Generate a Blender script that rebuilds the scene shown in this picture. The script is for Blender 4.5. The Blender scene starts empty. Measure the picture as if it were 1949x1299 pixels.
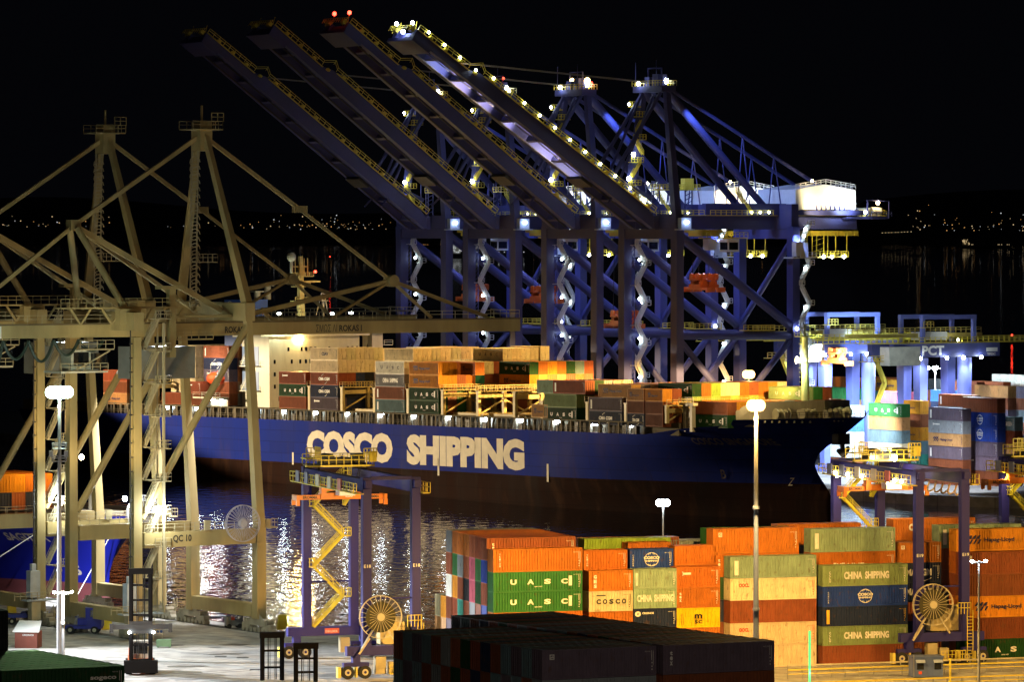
import bpy, math, random
from mathutils import Vector, Matrix
random.seed(7)
scene = bpy.context.scene
COL = scene.collection
R = math.radians
# ------------------------------------------------------------------ camera
cam_data = bpy.data.cameras.new("camera"); cam = bpy.data.objects.new("camera", cam_data); COL.objects.link(cam)
cam.location = (0, 0, 60); cam.rotation_euler = (R(90), 0, 0)
F = 8500.0; PW = 1949.0; CX = 974.5; HY = 440.0
cam_data.sensor_width = 36; cam_data.lens = F / PW * 36
cam_data.shift_y = -(649.5 - HY) / PW
cam_data.clip_start = 5; cam_data.clip_end = 60000
scene.camera = cam
# ------------------------------------------------------------------ world: a night sky, almost black
world = bpy.data.worlds.new("World"); scene.world = world; world.use_nodes = True
bg = world.node_tree.nodes["Background"]
bg.inputs[0].default_value = (0.30, 0.33, 0.52, 1); bg.inputs[1].default_value = 0.0034
scene.view_settings.view_transform = 'Standard'; scene.view_settings.look = 'None'
scene.view_settings.exposure = 0.0; scene.view_settings.gamma = 1.0
scene.cycles.use_denoising = True
scene.cycles.max_bounces = 6; scene.cycles.diffuse_bounces = 2; scene.cycles.glossy_bounces = 4
scene.cycles.sample_clamp_indirect = 6.0
SODIUM = (1.0, 0.56, 0.14); WARM = (1.0, 0.72, 0.34); COOL = (0.72, 0.86, 1.0); GREENISH = (0.78, 1.0, 0.80); WHITE = (0.95, 0.97, 1.0); BLUEL = (0.25, 0.38, 1.0)

def at(px, py, D):
    return Vector(((px - CX) * D / F, D, 60 - (py - HY) * D / F))
def spot(loc, tgt, W, col, ang=80, blend=0.5, rad=0.4, flat=1.0):
    l = bpy.data.lights.new("flood_beam", 'SPOT'); l.energy = W; l.color = col; l.spot_size = R(ang); l.spot_blend = blend; l.shadow_soft_size = rad
    o = bpy.data.objects.new("flood_beam", l); COL.objects.link(o); o.location = loc
    o.rotation_euler = (Vector(tgt) - Vector(loc)).to_track_quat('-Z', 'Y').to_euler(); o.scale = (1, flat, 1)
    return o
def point(loc, W, col, rad=0.3):
    l = bpy.data.lights.new("lamp_glow", 'POINT'); l.energy = W; l.color = col; l.shadow_soft_size = rad
    o = bpy.data.objects.new("lamp_glow", l); COL.objects.link(o); o.location = loc; return o

# ------------------------------------------------------------------ materials
MATS = {}
def mat(name, col, rough=0.5, metal=0.0, var=0.25, scale=0.6, streak=0.0, spec=0.5):
    if name in MATS: return MATS[name]
    m = bpy.data.materials.new(name); m.use_nodes = True; nt = m.node_tree; b = nt.nodes["Principled BSDF"]
    b.inputs["Roughness"].default_value = rough; b.inputs["Metallic"].default_value = metal; b.inputs["Specular IOR Level"].default_value = spec
    tc = nt.nodes.new("ShaderNodeTexCoord"); mp = nt.nodes.new("ShaderNodeMapping")
    mp.inputs["Scale"].default_value = (scale, scale, scale * (0.25 if streak else 1))
    n = nt.nodes.new("ShaderNodeTexNoise"); n.inputs["Scale"].default_value = 1.0; n.inputs["Detail"].default_value = 6; n.inputs["Roughness"].default_value = 0.65
    rp = nt.nodes.new("ShaderNodeMapRange"); rp.inputs[1].default_value = 0.3; rp.inputs[2].default_value = 0.7
    rp.inputs[3].default_value = 1 - var; rp.inputs[4].default_value = 1 + var * 0.4
    mx = nt.nodes.new("ShaderNodeMix"); mx.data_type = 'RGBA'; mx.blend_type = 'MULTIPLY'; mx.inputs[0].default_value = 1
    mx.inputs[6].default_value = (*col, 1)
    L = nt.links.new
    L(tc.outputs["Object"], mp.inputs[0]); L(mp.outputs[0], n.inputs["Vector"]); L(n.outputs["Fac"], rp.inputs[0]); L(rp.outputs[0], mx.inputs[7]); L(mx.outputs[2], b.inputs["Base Color"])
    if streak:
        n2 = nt.nodes.new("ShaderNodeTexNoise"); n2.inputs["Scale"].default_value = 2.2; n2.inputs["Detail"].default_value = 4
        L(mp.outputs[0], n2.inputs["Vector"])
        r2 = nt.nodes.new("ShaderNodeMapRange"); r2.inputs[1].default_value = 0.55; r2.inputs[2].default_value = 0.75; r2.inputs[3].default_value = 0; r2.inputs[4].default_value = streak
        L(n2.outputs["Fac"], r2.inputs[0])
        m2 = nt.nodes.new("ShaderNodeMix"); m2.data_type = 'RGBA'; m2.inputs[7].default_value = (0.12, 0.055, 0.025, 1)
        L(r2.outputs[0], m2.inputs[0]); L(mx.outputs[2], m2.inputs[6]); L(m2.outputs[2], b.inputs["Base Color"])
    rr = nt.nodes.new("ShaderNodeMapRange"); rr.inputs[1].default_value = 0.3; rr.inputs[2].default_value = 0.7
    rr.inputs[3].default_value = max(0.05, rough - 0.12); rr.inputs[4].default_value = min(1, rough + 0.12)
    L(n.outputs["Fac"], rr.inputs[0]); L(rr.outputs[0], b.inputs["Roughness"])
    MATS[name] = m; return m
def glow(name, col, s, sample=True):
    if name in MATS: return MATS[name]
    m = bpy.data.materials.new(name); m.use_nodes = True; nt = m.node_tree; b = nt.nodes["Principled BSDF"]
    b.inputs["Base Color"].default_value = (0.02, 0.02, 0.02, 1)
    b.inputs["Emission Color"].default_value = (*col, 1); b.inputs["Emission Strength"].default_value = s
    if not sample:
        try: m.cycles.emission_sampling = 'NONE'
        except Exception: pass
    MATS[name] = m; return m
def object_paint(name, rough, streak):
    m = bpy.data.materials.new(name); m.use_nodes = True; nt = m.node_tree; b = nt.nodes["Principled BSDF"]; L = nt.links.new
    oi = nt.nodes.new("ShaderNodeObjectInfo"); tc = nt.nodes.new("ShaderNodeTexCoord")
    ad = nt.nodes.new("ShaderNodeVectorMath"); ad.operation = 'ADD'
    sc = nt.nodes.new("ShaderNodeVectorMath"); sc.operation = 'SCALE'; sc.inputs[3].default_value = 40
    cb = nt.nodes.new("ShaderNodeCombineXYZ"); L(oi.outputs["Random"], cb.inputs[0]); L(oi.outputs["Random"], cb.inputs[2]); L(cb.outputs[0], sc.inputs[0])
    L(tc.outputs["Object"], ad.inputs[0]); L(sc.outputs[0], ad.inputs[1])
    mp = nt.nodes.new("ShaderNodeMapping"); mp.inputs["Scale"].default_value = (0.7, 0.7, 0.4); L(ad.outputs[0], mp.inputs[0])
    n = nt.nodes.new("ShaderNodeTexNoise"); n.inputs["Scale"].default_value = 1; n.inputs["Detail"].default_value = 7; n.inputs["Roughness"].default_value = 0.7; L(mp.outputs[0], n.inputs["Vector"])
    r1 = nt.nodes.new("ShaderNodeMapRange"); r1.inputs[1].default_value = 0.3; r1.inputs[2].default_value = 0.72; r1.inputs[3].default_value = 0.74; r1.inputs[4].default_value = 1.1; L(n.outputs["Fac"], r1.inputs[0])
    mx = nt.nodes.new("ShaderNodeMix"); mx.data_type = 'RGBA'; mx.blend_type = 'MULTIPLY'; mx.inputs[0].default_value = 1
    L(oi.outputs["Color"], mx.inputs[6]); L(r1.outputs[0], mx.inputs[7])
    n2 = nt.nodes.new("ShaderNodeTexNoise"); n2.inputs["Scale"].default_value = 2.6; n2.inputs["Detail"].default_value = 5; L(mp.outputs[0], n2.inputs["Vector"])
    r2 = nt.nodes.new("ShaderNodeMapRange"); r2.inputs[1].default_value = 0.58; r2.inputs[2].default_value = 0.72; r2.inputs[4].default_value = streak; L(n2.outputs["Fac"], r2.inputs[0])
    m2 = nt.nodes.new("ShaderNodeMix"); m2.data_type = 'RGBA'; m2.inputs[7].default_value = (0.10, 0.05, 0.025, 1)
    L(r2.outputs[0], m2.inputs[0]); L(mx.outputs[2], m2.inputs[6]); L(m2.outputs[2], b.inputs["Base Color"])
    b.inputs["Roughness"].default_value = rough; b.inputs["Specular IOR Level"].default_value = 0.14
    MATS[name] = m; return m
CPAINT = object_paint("container_paint", 0.62, 0.55)
LPAINT = object_paint("lettering_paint", 0.6, 0.25)

# ------------------------------------------------------------------ mesh builder
class MB:
    def __init__(s): s.v = []; s.f = []; s.m = []
    def quadbox(s, c8, mi=0):
        b = len(s.v); s.v += [tuple(p) for p in c8]
        for f in ((0, 3, 2, 1), (4, 5, 6, 7), (0, 1, 5, 4), (1, 2, 6, 5), (2, 3, 7, 6), (3, 0, 4, 7)):
            s.f.append(tuple(b + i for i in f)); s.m.append(mi)
    def bb(s, x0, x1, y0, y1, z0, z1, mi=0):
        s.quadbox([(x0, y0, z0), (x1, y0, z0), (x1, y1, z0), (x0, y1, z0), (x0, y0, z1), (x1, y0, z1), (x1, y1, z1), (x0, y1, z1)], mi)
    def box(s, c, sz, mi=0):
        s.bb(c[0] - sz[0] / 2, c[0] + sz[0] / 2, c[1] - sz[1] / 2, c[1] + sz[1] / 2, c[2] - sz[2] / 2, c[2] + sz[2] / 2, mi)
    def beam(s, p, q, w, h=None, mi=0, w2=None, h2=None):
        h = w if h is None else h; w2 = w if w2 is None else w2; h2 = h if h2 is None else h2
        p = Vector(p); q = Vector(q); d = (q - p)
        if d.length < 1e-6: return
        d.normalize(); up = Vector((0, 0, 1)) if abs(d.z) < 0.95 else Vector((1, 0, 0))
        a = d.cross(up).normalized(); b = a.cross(d).normalized()
        c = [p - a * w / 2 - b * h / 2, p + a * w / 2 - b * h / 2, p + a * w / 2 + b * h / 2, p - a * w / 2 + b * h / 2,
             q - a * w2 / 2 - b * h2 / 2, q + a * w2 / 2 - b * h2 / 2, q + a * w2 / 2 + b * h2 / 2, q - a * w2 / 2 + b * h2 / 2]
        s.quadbox(c, mi)
    def tube(s, p, q, r, n=10, mi=0, r2=None):
        r2 = r if r2 is None else r2; p = Vector(p); q = Vector(q); d = (q - p)
        if d.length < 1e-6: return
        d.normalize(); up = Vector((0, 0, 1)) if abs(d.z) < 0.95 else Vector((1, 0, 0))
        a = d.cross(up).normalized(); b = a.cross(d).normalized(); k = len(s.v)
        for i in range(n):
            t = 2 * math.pi * i / n; e = a * math.cos(t) + b * math.sin(t)
            s.v.append(tuple(p + e * r)); s.v.append(tuple(q + e * r2))
        for i in range(n):
            j = (i + 1) % n; s.f.append((k + 2 * i, k + 2 * j, k + 2 * j + 1, k + 2 * i + 1)); s.m.append(mi)
        s.f.append(tuple(k + 2 * i for i in reversed(range(n)))); s.m.append(mi)
        s.f.append(tuple(k + 2 * i + 1 for i in range(n))); s.m.append(mi)
    def path(s, pts, r, n=6, mi=0):
        for a, b in zip(pts, pts[1:]): s.tube(a, b, r, n, mi)
    def face(s, pts, mi=0):
        k = len(s.v); s.v += [tuple(p) for p in pts]; s.f.append(tuple(range(k, k + len(pts)))); s.m.append(mi)
    def prism(s, pts, z0, z1, mi=0):
        n = len(pts); k = len(s.v)
        s.v += [(p[0], p[1], z0) for p in pts] + [(p[0], p[1], z1) for p in pts]
        s.f.append(tuple(k + i for i in reversed(range(n)))); s.m.append(mi)
        s.f.append(tuple(k + n + i for i in range(n))); s.m.append(mi)
        for i in range(n):
            j = (i + 1) % n; s.f.append((k + i, k + j, k + n + j, k + n + i)); s.m.append(mi)
    def ball(s, c, r, mi=0, n=8, m=5, sz=1.0):
        k = len(s.v); c = Vector(c)
        for i in range(1, m):
            ph = math.pi * i / m
            for j in range(n):
                t = 2 * math.pi * j / n
                s.v.append((c.x + r * math.sin(ph) * math.cos(t), c.y + r * math.sin(ph) * math.sin(t), c.z + r * sz * math.cos(ph)))
        s.v.append((c.x, c.y, c.z + r * sz)); s.v.append((c.x, c.y, c.z - r * sz)); T = len(s.v) - 2; B = T + 1
        for j in range(n):
            jj = (j + 1) % n
            s.f.append((T, k + j, k + jj)); s.m.append(mi)
            s.f.append((B, k + (m - 2) * n + jj, k + (m - 2) * n + j)); s.m.append(mi)
            for i in range(m - 2):
                s.f.append((k + i * n + j, k + (i + 1) * n + j, k + (i + 1) * n + jj, k + i * n + jj)); s.m.append(mi)
    def rail(s, pts, h=1.1, step=2.0, t=0.07, mi=0):
        pts = [Vector(p) for p in pts]
        for a, b in zip(pts, pts[1:]):
            L = (b - a).length; n = max(1, int(L / step))
            for i in range(n + 1):
                p = a + (b - a) * (i / n); s.beam(p, p + Vector((0, 0, h)), t, t, mi)
            for hh in (h * 0.55, h): s.beam(a + Vector((0, 0, hh)), b + Vector((0, 0, hh)), t, t, mi)
    def stair(s, p, q, w, side, mi=0, t=0.07, tread=0.5):
        """a flight from p to q; side = unit vector across the flight"""
        p = Vector(p); q = Vector(q); sd = Vector(side) * (w / 2)
        for k in (-1, 1):
            s.beam(p + sd * k, q + sd * k, 0.08, 0.3, mi)
            for hh in (0.55, 1.05): s.beam(p + sd * k + Vector((0, 0, hh)), q + sd * k + Vector((0, 0, hh)), t, t, mi)
            n = max(2, int((q - p).length / 1.6))
            for i in range(n + 1):
                c = p + (q - p) * (i / n) + sd * k; s.beam(c, c + Vector((0, 0, 1.05)), t, t, mi)
        n = max(2, int(abs(q.z - p.z) / tread))
        for i in range(n):
            c = p + (q - p) * ((i + 0.5) / n); a = c - sd; b = c + sd; s.beam(a, b, 0.28, 0.05, mi)
    def arc(s, c, r0, r1, a0, a1, n=20, mi=0, ex=1.0, ez=1.0, y=None):
        """flat ring in the xz plane facing -y"""
        for i in range(n):
            t0 = a0 + (a1 - a0) * i / n; t1 = a0 + (a1 - a0) * (i + 1) / n
            P = lambda r, t: (c[0] + r * ex * math.cos(t), c[1], c[2] + r * ez * math.sin(t))
            s.face([P(r0, t0), P(r1, t0), P(r1, t1), P(r0, t1)], mi)
    def wheel(s, c, r, ax, w=0.12, spokes=20, mi=0, hub=0.5):
        """open spoked reel; ax = axis unit vector"""
        c = Vector(c); ax = Vector(ax).normalized(); up = Vector((0, 0, 1)); a = ax.cross(up).normalized(); b = up
        for o in (-w * 3, w * 3):
            N = 36; pts = [c + ax * o + a * r * math.cos(2 * math.pi * i / N) + b * r * math.sin(2 * math.pi * i / N) for i in range(N + 1)]
            for p, q in zip(pts, pts[1:]): s.beam(p, q, w, w, mi)
            for i in range(spokes):
                t = 2 * math.pi * i / spokes; e = a * math.cos(t) + b * math.sin(t)
                s.beam(c + ax * o + e * hub, c + ax * o + e * r, w * 0.55, w * 0.55, mi)
        s.tube(c - ax * w * 5, c + ax * w * 5, hub, 14, mi)
    def weld(s):
        mp = {}; nv = []; ix = []
        for p in s.v:
            k = (round(p[0], 3), round(p[1], 3), round(p[2], 3))
            if k not in mp: mp[k] = len(nv); nv.append(p)
            ix.append(mp[k])
        fs = []; ms = []
        for f, m in zip(s.f, s.m):
            g = []
            for i in f:
                j = ix[i]
                if j not in g: g.append(j)
            if len(g) > 2: fs.append(tuple(g)); ms.append(m)
        s.v, s.f, s.m = nv, fs, ms
    def mesh(s, name):
        me = bpy.data.meshes.new(name); me.from_pydata(s.v, [], s.f); me.polygons.foreach_set("material_index", s.m); me.update(); return me
    def parts(s, name, mats, parent):
        """every loose piece becomes a part of its own"""
        up = list(range(len(s.v)))
        def find(i):
            while up[i] != i: up[i] = up[up[i]]; i = up[i]
            return i
        for f in s.f:
            for i in f[1:]: up[find(i)] = find(f[0])
        gr = {}
        for f, m in zip(s.f, s.m): gr.setdefault(find(f[0]), []).append((f, m))
        for fs in gr.values():
            q = MB(); ix = {}
            for f, m in fs:
                for i in f:
                    if i not in ix: ix[i] = len(q.v); q.v.append(s.v[i])
                q.f.append(tuple(ix[i] for i in f)); q.m.append(m)
            q.obj(name, mats, parent)
    def obj(s, name, mats, parent=None, loc=None, rot=None):
        me = s.mesh(name)
        for m in (mats if isinstance(mats, (list, tuple)) else [mats]): me.materials.append(m)
        o = bpy.data.objects.new(name, me); COL.objects.link(o)
        if parent is not None: o.parent = parent
        if loc is not None: o.location = loc
        if rot is not None: o.rotation_euler = rot
        return o
LABELS = {}
def tag(o, label=None, cat=None, group=None, kind=None):
    if label:
        o["label"] = label
        LABELS.setdefault(label, []).append(o.name)
        n = len(label.split())
        if not 4 <= n <= 16: print("LABEL LENGTH", n, label)
    if cat: o["category"] = cat
    if group: o["group"] = group
    if kind: o["kind"] = kind
    return o
def empty(name, loc, rz=0, label=None, cat=None, group=None):
    o = bpy.data.objects.new(name, None); COL.objects.link(o); o.location = loc; o.rotation_euler = (0, 0, rz)
    return tag(o, label, cat, group)
def copy_tree(o, parent=None):
    c = o.copy(); COL.objects.link(c)
    if parent is not None: c.parent = parent
    for ch in list(o.children):
        d = ch.copy(); COL.objects.link(d); d.parent = c
        for g in list(ch.children):
            e = g.copy(); COL.objects.link(e); e.parent = d
    return c
# ------------------------------------------------------------------ text
TXT = {}
def text_geo(st, bold=0.0):
    key = (st, bold)
    if key in TXT: return TXT[key]
    cu = bpy.data.curves.new("lettering", 'FONT'); cu.body = st; cu.offset = bold; cu.resolution_u = 3; cu.fill_mode = 'FRONT'
    o = bpy.data.objects.new("lettering", cu); COL.objects.link(o)
    dg = bpy.context.evaluated_depsgraph_get(); me = bpy.data.meshes.new_from_object(o.evaluated_get(dg))
    vs = [(v.co.x, v.co.y) for v in me.vertices]; fs = [tuple(p.vertices) for p in me.polygons]
    bpy.data.objects.remove(o); bpy.data.curves.remove(cu); bpy.data.meshes.remove(me)
    if vs:
        x0 = min(v[0] for v in vs); x1 = max(v[0] for v in vs); y0 = min(v[1] for v in vs); y1 = max(v[1] for v in vs)
        vs = [((x - x0) / (y1 - y0), (y - y0) / (y1 - y0)) for x, y in vs]; w = (x1 - x0) / (y1 - y0)
    else: w = 1
    TXT[key] = (vs, fs, w); return TXT[key]
def add_text(mb, st, x, z, h, width=None, y=0.0, bold=0.03, mi=0, vertical=False, center=False):
    """flat lettering in the xz plane read from -y; (x, z) = lower left corner, h = letter height, width = total width"""
    if vertical:
        n = len(st); step = width / n
        for i, ch in enumerate(st):
            if ch != ' ': add_text(mb, ch, x, z + width - (i + 1) * step, step * 0.78, step * 0.62 * h, y, bold, mi)
        return
    vs, fs, w = text_geo(st, bold); sx = h if width is None else width / w
    if center: x -= w * sx / 2
    k = len(mb.v); mb.v += [(x + a * sx, y, z + b * h) for a, b in vs]
    for f in fs: mb.f.append(tuple(k + i for i in f)); mb.m.append(mi)
# ------------------------------------------------------------------ directions of the piers
UX, UY = -0.559, 0.829          # along the old pier, away from the camera (the ships lie along it)
NX, NY = 0.829, 0.559           # across the basin, towards the far pier
def gx(base, u, n, z=0.0): return Vector((base[0] + UX * u + NX * n, base[1] + UY * u + NY * n, z))
RAIL = (-36.3, 641.0)           # waterside rail of the old cranes
QZ = 2.3
# ------------------------------------------------------------------ setting
def slab(name, pts, z0, z1, m):
    b = MB(); b.prism(pts, z0, z1); return tag(b.obj(name, m), kind='structure')
def ground_mat(name, c1, c2, sc):
    m = bpy.data.materials.new(name); m.use_nodes = True; nt = m.node_tree; b = nt.nodes["Principled BSDF"]; L = nt.links.new
    tc = nt.nodes.new("ShaderNodeTexCoord"); n = nt.nodes.new("ShaderNodeTexNoise"); n.inputs["Scale"].default_value = sc; n.inputs["Detail"].default_value = 8; n.inputs["Roughness"].default_value = 0.7
    mp = nt.nodes.new("ShaderNodeMapping"); mp.inputs["Rotation"].default_value = (0, 0, R(-18)); mp.inputs["Scale"].default_value = (0.35, 1, 1)
    n2 = nt.nodes.new("ShaderNodeTexNoise"); n2.inputs["Scale"].default_value = sc * 5; n2.inputs["Detail"].default_value = 5
    L(tc.outputs["Object"], mp.inputs[0]); L(mp.outputs[0], n.inputs["Vector"]); L(tc.outputs["Object"], n2.inputs["Vector"])
    br = nt.nodes.new("ShaderNodeTexBrick"); br.inputs["Scale"].default_value = 0.06; br.inputs["Mortar Size"].default_value = 0.006
    br.inputs["Color1"].default_value = (1, 1, 1, 1); br.inputs["Color2"].default_value = (0.86, 0.86, 0.86, 1); br.inputs["Mortar"].default_value = (0.45, 0.45, 0.45, 1); L(mp.outputs[0], br.inputs["Vector"])
    cr = nt.nodes.new("ShaderNodeValToRGB"); cr.color_ramp.elements[0].position = 0.3; cr.color_ramp.elements[1].position = 0.68
    cr.color_ramp.elements[0].color = (*c1, 1); cr.color_ramp.elements[1].color = (*c2, 1); L(n.outputs["Fac"], cr.inputs[0])
    mx = nt.nodes.new("ShaderNodeMix"); mx.data_type = 'RGBA'; mx.blend_type = 'MULTIPLY'; mx.inputs[0].default_value = 0.8
    L(cr.outputs[0], mx.inputs[6]); L(br.outputs["Color"], mx.inputs[7])
    mr = nt.nodes.new("ShaderNodeMapRange"); mr.inputs[1].default_value = 0.35; mr.inputs[2].default_value = 0.65; mr.inputs[3].default_value = 0.7; mr.inputs[4].default_value = 1.1; L(n2.outputs["Fac"], mr.inputs[0])
    m2 = nt.nodes.new("ShaderNodeMix"); m2.data_type = 'RGBA'; m2.blend_type = 'MULTIPLY'; m2.inputs[0].default_value = 1; L(mx.outputs[2], m2.inputs[6]); L(mr.outputs[0], m2.inputs[7])
    L(m2.outputs[2], b.inputs["Base Color"]); b.inputs["Roughness"].default_value = 0.8
    return m
GROUND = ground_mat("quay_concrete", (0.16, 0.16, 0.155), (0.36, 0.36, 0.345), 0.09)
c0 = gx(RAIL, -6, 4); far0 = gx(RAIL, 620, 4)
GROUND_L = ground_mat("apron_concrete", (0.32, 0.32, 0.31), (0.50, 0.49, 0.46), 0.09)
slab("quay_ground", [(c0.x, c0.y), (far0.x, far0.y), (far0.x - 400, far0.y - 200), (-500, 300), (-500, 120), (500, 120), (500, 720), (c0.x + 260, c0.y + 50)], -4, QZ, GROUND_L)
b = MB(); b.face([(-30000, 150, 0), (30000, 150, 0), (30000, 19500, 0), (-30000, 19500, 0)])
wm = bpy.data.materials.new("sea_water"); wm.use_nodes = True; nt = wm.node_tree; pb = nt.nodes["Principled BSDF"]; L_ = nt.links.new
pb.inputs["Base Color"].default_value = (0.004, 0.006, 0.009, 1); pb.inputs["Roughness"].default_value = 0.03; pb.inputs["IOR"].default_value = 1.33
tc = nt.nodes.new("ShaderNodeTexCoord"); mp = nt.nodes.new("ShaderNodeMapping"); mp.inputs["Rotation"].default_value = (0, 0, R(12)); mp.inputs["Scale"].default_value = (0.36, 0.21, 1)
n1 = nt.nodes.new("ShaderNodeTexNoise"); n1.inputs["Scale"].default_value = 1.0; n1.inputs["Detail"].default_value = 3; n1.inputs["Roughness"].default_value = 0.5
bp = nt.nodes.new("ShaderNodeBump"); bp.inputs["Strength"].default_value = 1.0; bp.inputs["Distance"].default_value = 0.19
L_(tc.outputs["Object"], mp.inputs[0]); L_(mp.outputs[0], n1.inputs["Vector"]); L_(n1.outputs["Fac"], bp.inputs["Height"]); L_(bp.outputs[0], pb.inputs["Normal"])
WATER_BUMP = bp
tag(b.obj("water", wm), kind='structure')
# far pier behind the blue ship
SH0 = (-20.72, 1009.5)          # a point on the near side of the big ship, midships
FAR = gx(SH0, 0, 42.8)
def fp(s, n): return (FAR.x - UX * s + NX * n, FAR.y - UY * s + NY * n)     # s towards the bow, n inland
pa = at(1577, 931, 8500 * 57.7 / 491); pb_ = at(1746, 942, 8500 * 57.7 / 502); pc = at(2400, 965, 8500 * 57.7 / 525)
slab("far_quay_ground", [fp(-420, 1.5), fp(60, 1.5), (pa.x, pa.y), (pb_.x, pb_.y), (pc.x, pc.y), (pc.x + 200, pc.y + 500), fp(-420, 500)], -4, QZ, GROUND)
# hills across the gulf
b = MB(); N = 120
prof = []
rnd = random.Random(3)
for i in range(N + 1):
    x = -9000 + 18000 * i / N
    px = CX + x * F / 20000
    h = 150 + 45 * math.sin(i * 0.17) + 25 * math.sin(i * 0.43 + 1) + (70 if px > 1650 else 0)
    prof.append((x, h))
k = len(b.v)
for x, h in prof: b.v += [(x, 19400, -1), (x, 20000, h * 0.55), (x, 20900, h)]
for i in range(N):
    for j in range(2):
        q = k + 3 * i + j; b.f.append((q, q + 3, q + 4, q + 1)); b.m.append(0)
tag(b.obj("hills", mat("dry_hillside", (0.05, 0.045, 0.035), 0.95, scale=0.002)), kind='structure')
# street lights on the hills: hundreds of specks nobody could count
b = MB(); rnd = random.Random(11)
def speck(px, py, sz, mi):
    p = at(px, py, 19300); b.box(p, (sz, sz, sz), mi)
for i in range(200):
    seg = rnd.random()
    if seg > 0.80 and i % 2: continue
    if seg < 0.20: px, py = rnd.gauss(100, 60), 432 - abs(rnd.gauss(0, 9))
    elif seg < 0.55: px, py = rnd.gauss(645, 80), 437 - abs(rnd.gauss(0, 12))
    elif seg < 0.62: px, py = rnd.uniform(300, 560), 434 - abs(rnd.gauss(0, 4))
    elif seg < 0.96: px, py = rnd.uniform(1725, 1950), 440 - abs(rnd.gauss(0, 17))
    else: px, py = rnd.uniform(1000, 1500), 440 - abs(rnd.gauss(0, 6))
    speck(px, py, rnd.choice([1.6, 2.0, 2.4, 3.6]), rnd.choice([0, 0, 1, 2]))
for i in range(10): speck(1680 + i * 6 + rnd.uniform(-1, 1), 443.5 - i * 0.25, 3, 0)
o = b.obj("street_lights_on_hills", [glow("far_warm", (1, .72, .38), .85, False), glow("far_white", (.9, .95, 1), .85, False), glow("far_amber", (1, .5, .15), .8, False)])
tag(o, "scattered tiny town lights on the dark hills across the gulf", "town lights", kind='stuff')

# ------------------------------------------------------------------ containers
CC = dict(orange=(.46, .145, .024), hapag=(.60, .25, .02), brown=(.21, .062, .025), redbrown=(.28, .07, .03), green=(.035, .17, .045), dkgreen=(.012, .062, .016),
          pale=(.27, .38, .27), olive=(.22, .30, .14), cream=(.72, .62, .40), white=(.74, .72, .66), grey=(.22, .24, .25), bluegrey=(.14, .22, .25), navy=(.018, .028, .075),
          blue=(.02, .055, .30), yellow=(.75, .48, .01), pink=(.50, .11, .16), teal=(.04, .24, .18), tan=(.50, .27, .10), purple=(.13, .10, .13), black=(.012, .014, .016), lightblue=(.10, .25, .60), rust=(.30, .09, .04), lime=(.28, .42, .06))
CNAME = dict(orange='orange', hapag='amber', brown='brown', redbrown='red brown', green='green', dkgreen='dark green', pale='pale green', olive='olive green', cream='cream', white='white', grey='grey', bluegrey='blue grey',
             navy='navy', blue='blue', yellow='yellow', pink='pink', teal='teal', tan='tan', purple='dull purple', black='black', lightblue='light blue', rust='rusty red', lime='lime green')
CH = 2.896; CWD = 2.438
CMESH = {}
def cmesh(L, coarse=False):
    key = (L, coarse)
    if key in CMESH: return CMESH[key]
    b = MB(); hx = L / 2; hw = CWD / 2; H = CH; fr = 0.16
    for x in (-1, 1):
        for y in (-1, 1): b.box((x * (hx - fr / 2), y * (hw - fr / 2), H / 2), (fr, fr, H - 0.01))
        for z in (0.08, H - 0.07): b.box((x * (hx - 0.07), 0, z), (0.13, CWD - 2 * fr, 0.14))
    for y in (-1, 1):
        b.box((0, y * (hw - 0.06), 0.10), (L - 2 * fr, 0.12, 0.17)); b.box((0, y * (hw - 0.05), H - 0.07), (L - 2 * fr, 0.10, 0.12))
    def wave(n, x0, x1, out, inn, coord):
        pts = []; p = (x1 - x0) / n
        for i in range(n):
            a = x0 + i * p
            pts += [(a, out), (a + p * .30, out), (a + p * .5, inn), (a + p * .8, inn)]
        pts.append((x1, out))
        for (a, d), (c, e) in zip(pts, pts[1:]): b.face(coord(a, d, c, e))
    per = 0.36 if not coarse else 0.62
    n = int((L - 2 * fr) / per)
    for y in (-1, 1):
        f = (lambda a, d, c, e, y=y: [(a, y * d, .18), (c, y * e, .18), (c, y * e, H - .13), (a, y * d, H - .13)][::(-1 if y > 0 else 1)])
        wave(n, -hx + fr, hx - fr, hw - .03, hw - .125, f)
    m = 7 if not coarse else 4
    for x in (-1, 1):
        f = (lambda a, d, c, e, x=x: [(x * d, a, .15), (x * e, c, .15), (x * e, c, H - .14), (x * d, a, H - .14)][::(1 if x > 0 else -1)])
        wave(m, -hw + fr, hw - fr, hx - .04, hx - .09, f)
    nt_ = int(L / 0.9)
    f = (lambda a, d, c, e: [(a, -hw + .1, d), (c, -hw + .1, e), (c, hw - .1, e), (a, hw - .1, d)])
    wave(nt_, -hx + .12, hx - .12, H - .015, H - .04, f)
    b.face([(-hx + .1, -hw + .1, .12), (-hx + .1, hw - .1, .12), (hx - .1, hw - .1, .12), (hx - .1, -hw + .1, .12)])
    me = b.mesh("shipping_container"); me.materials.append(CPAINT); CMESH[key] = me; return me
DMESH = {}
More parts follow.
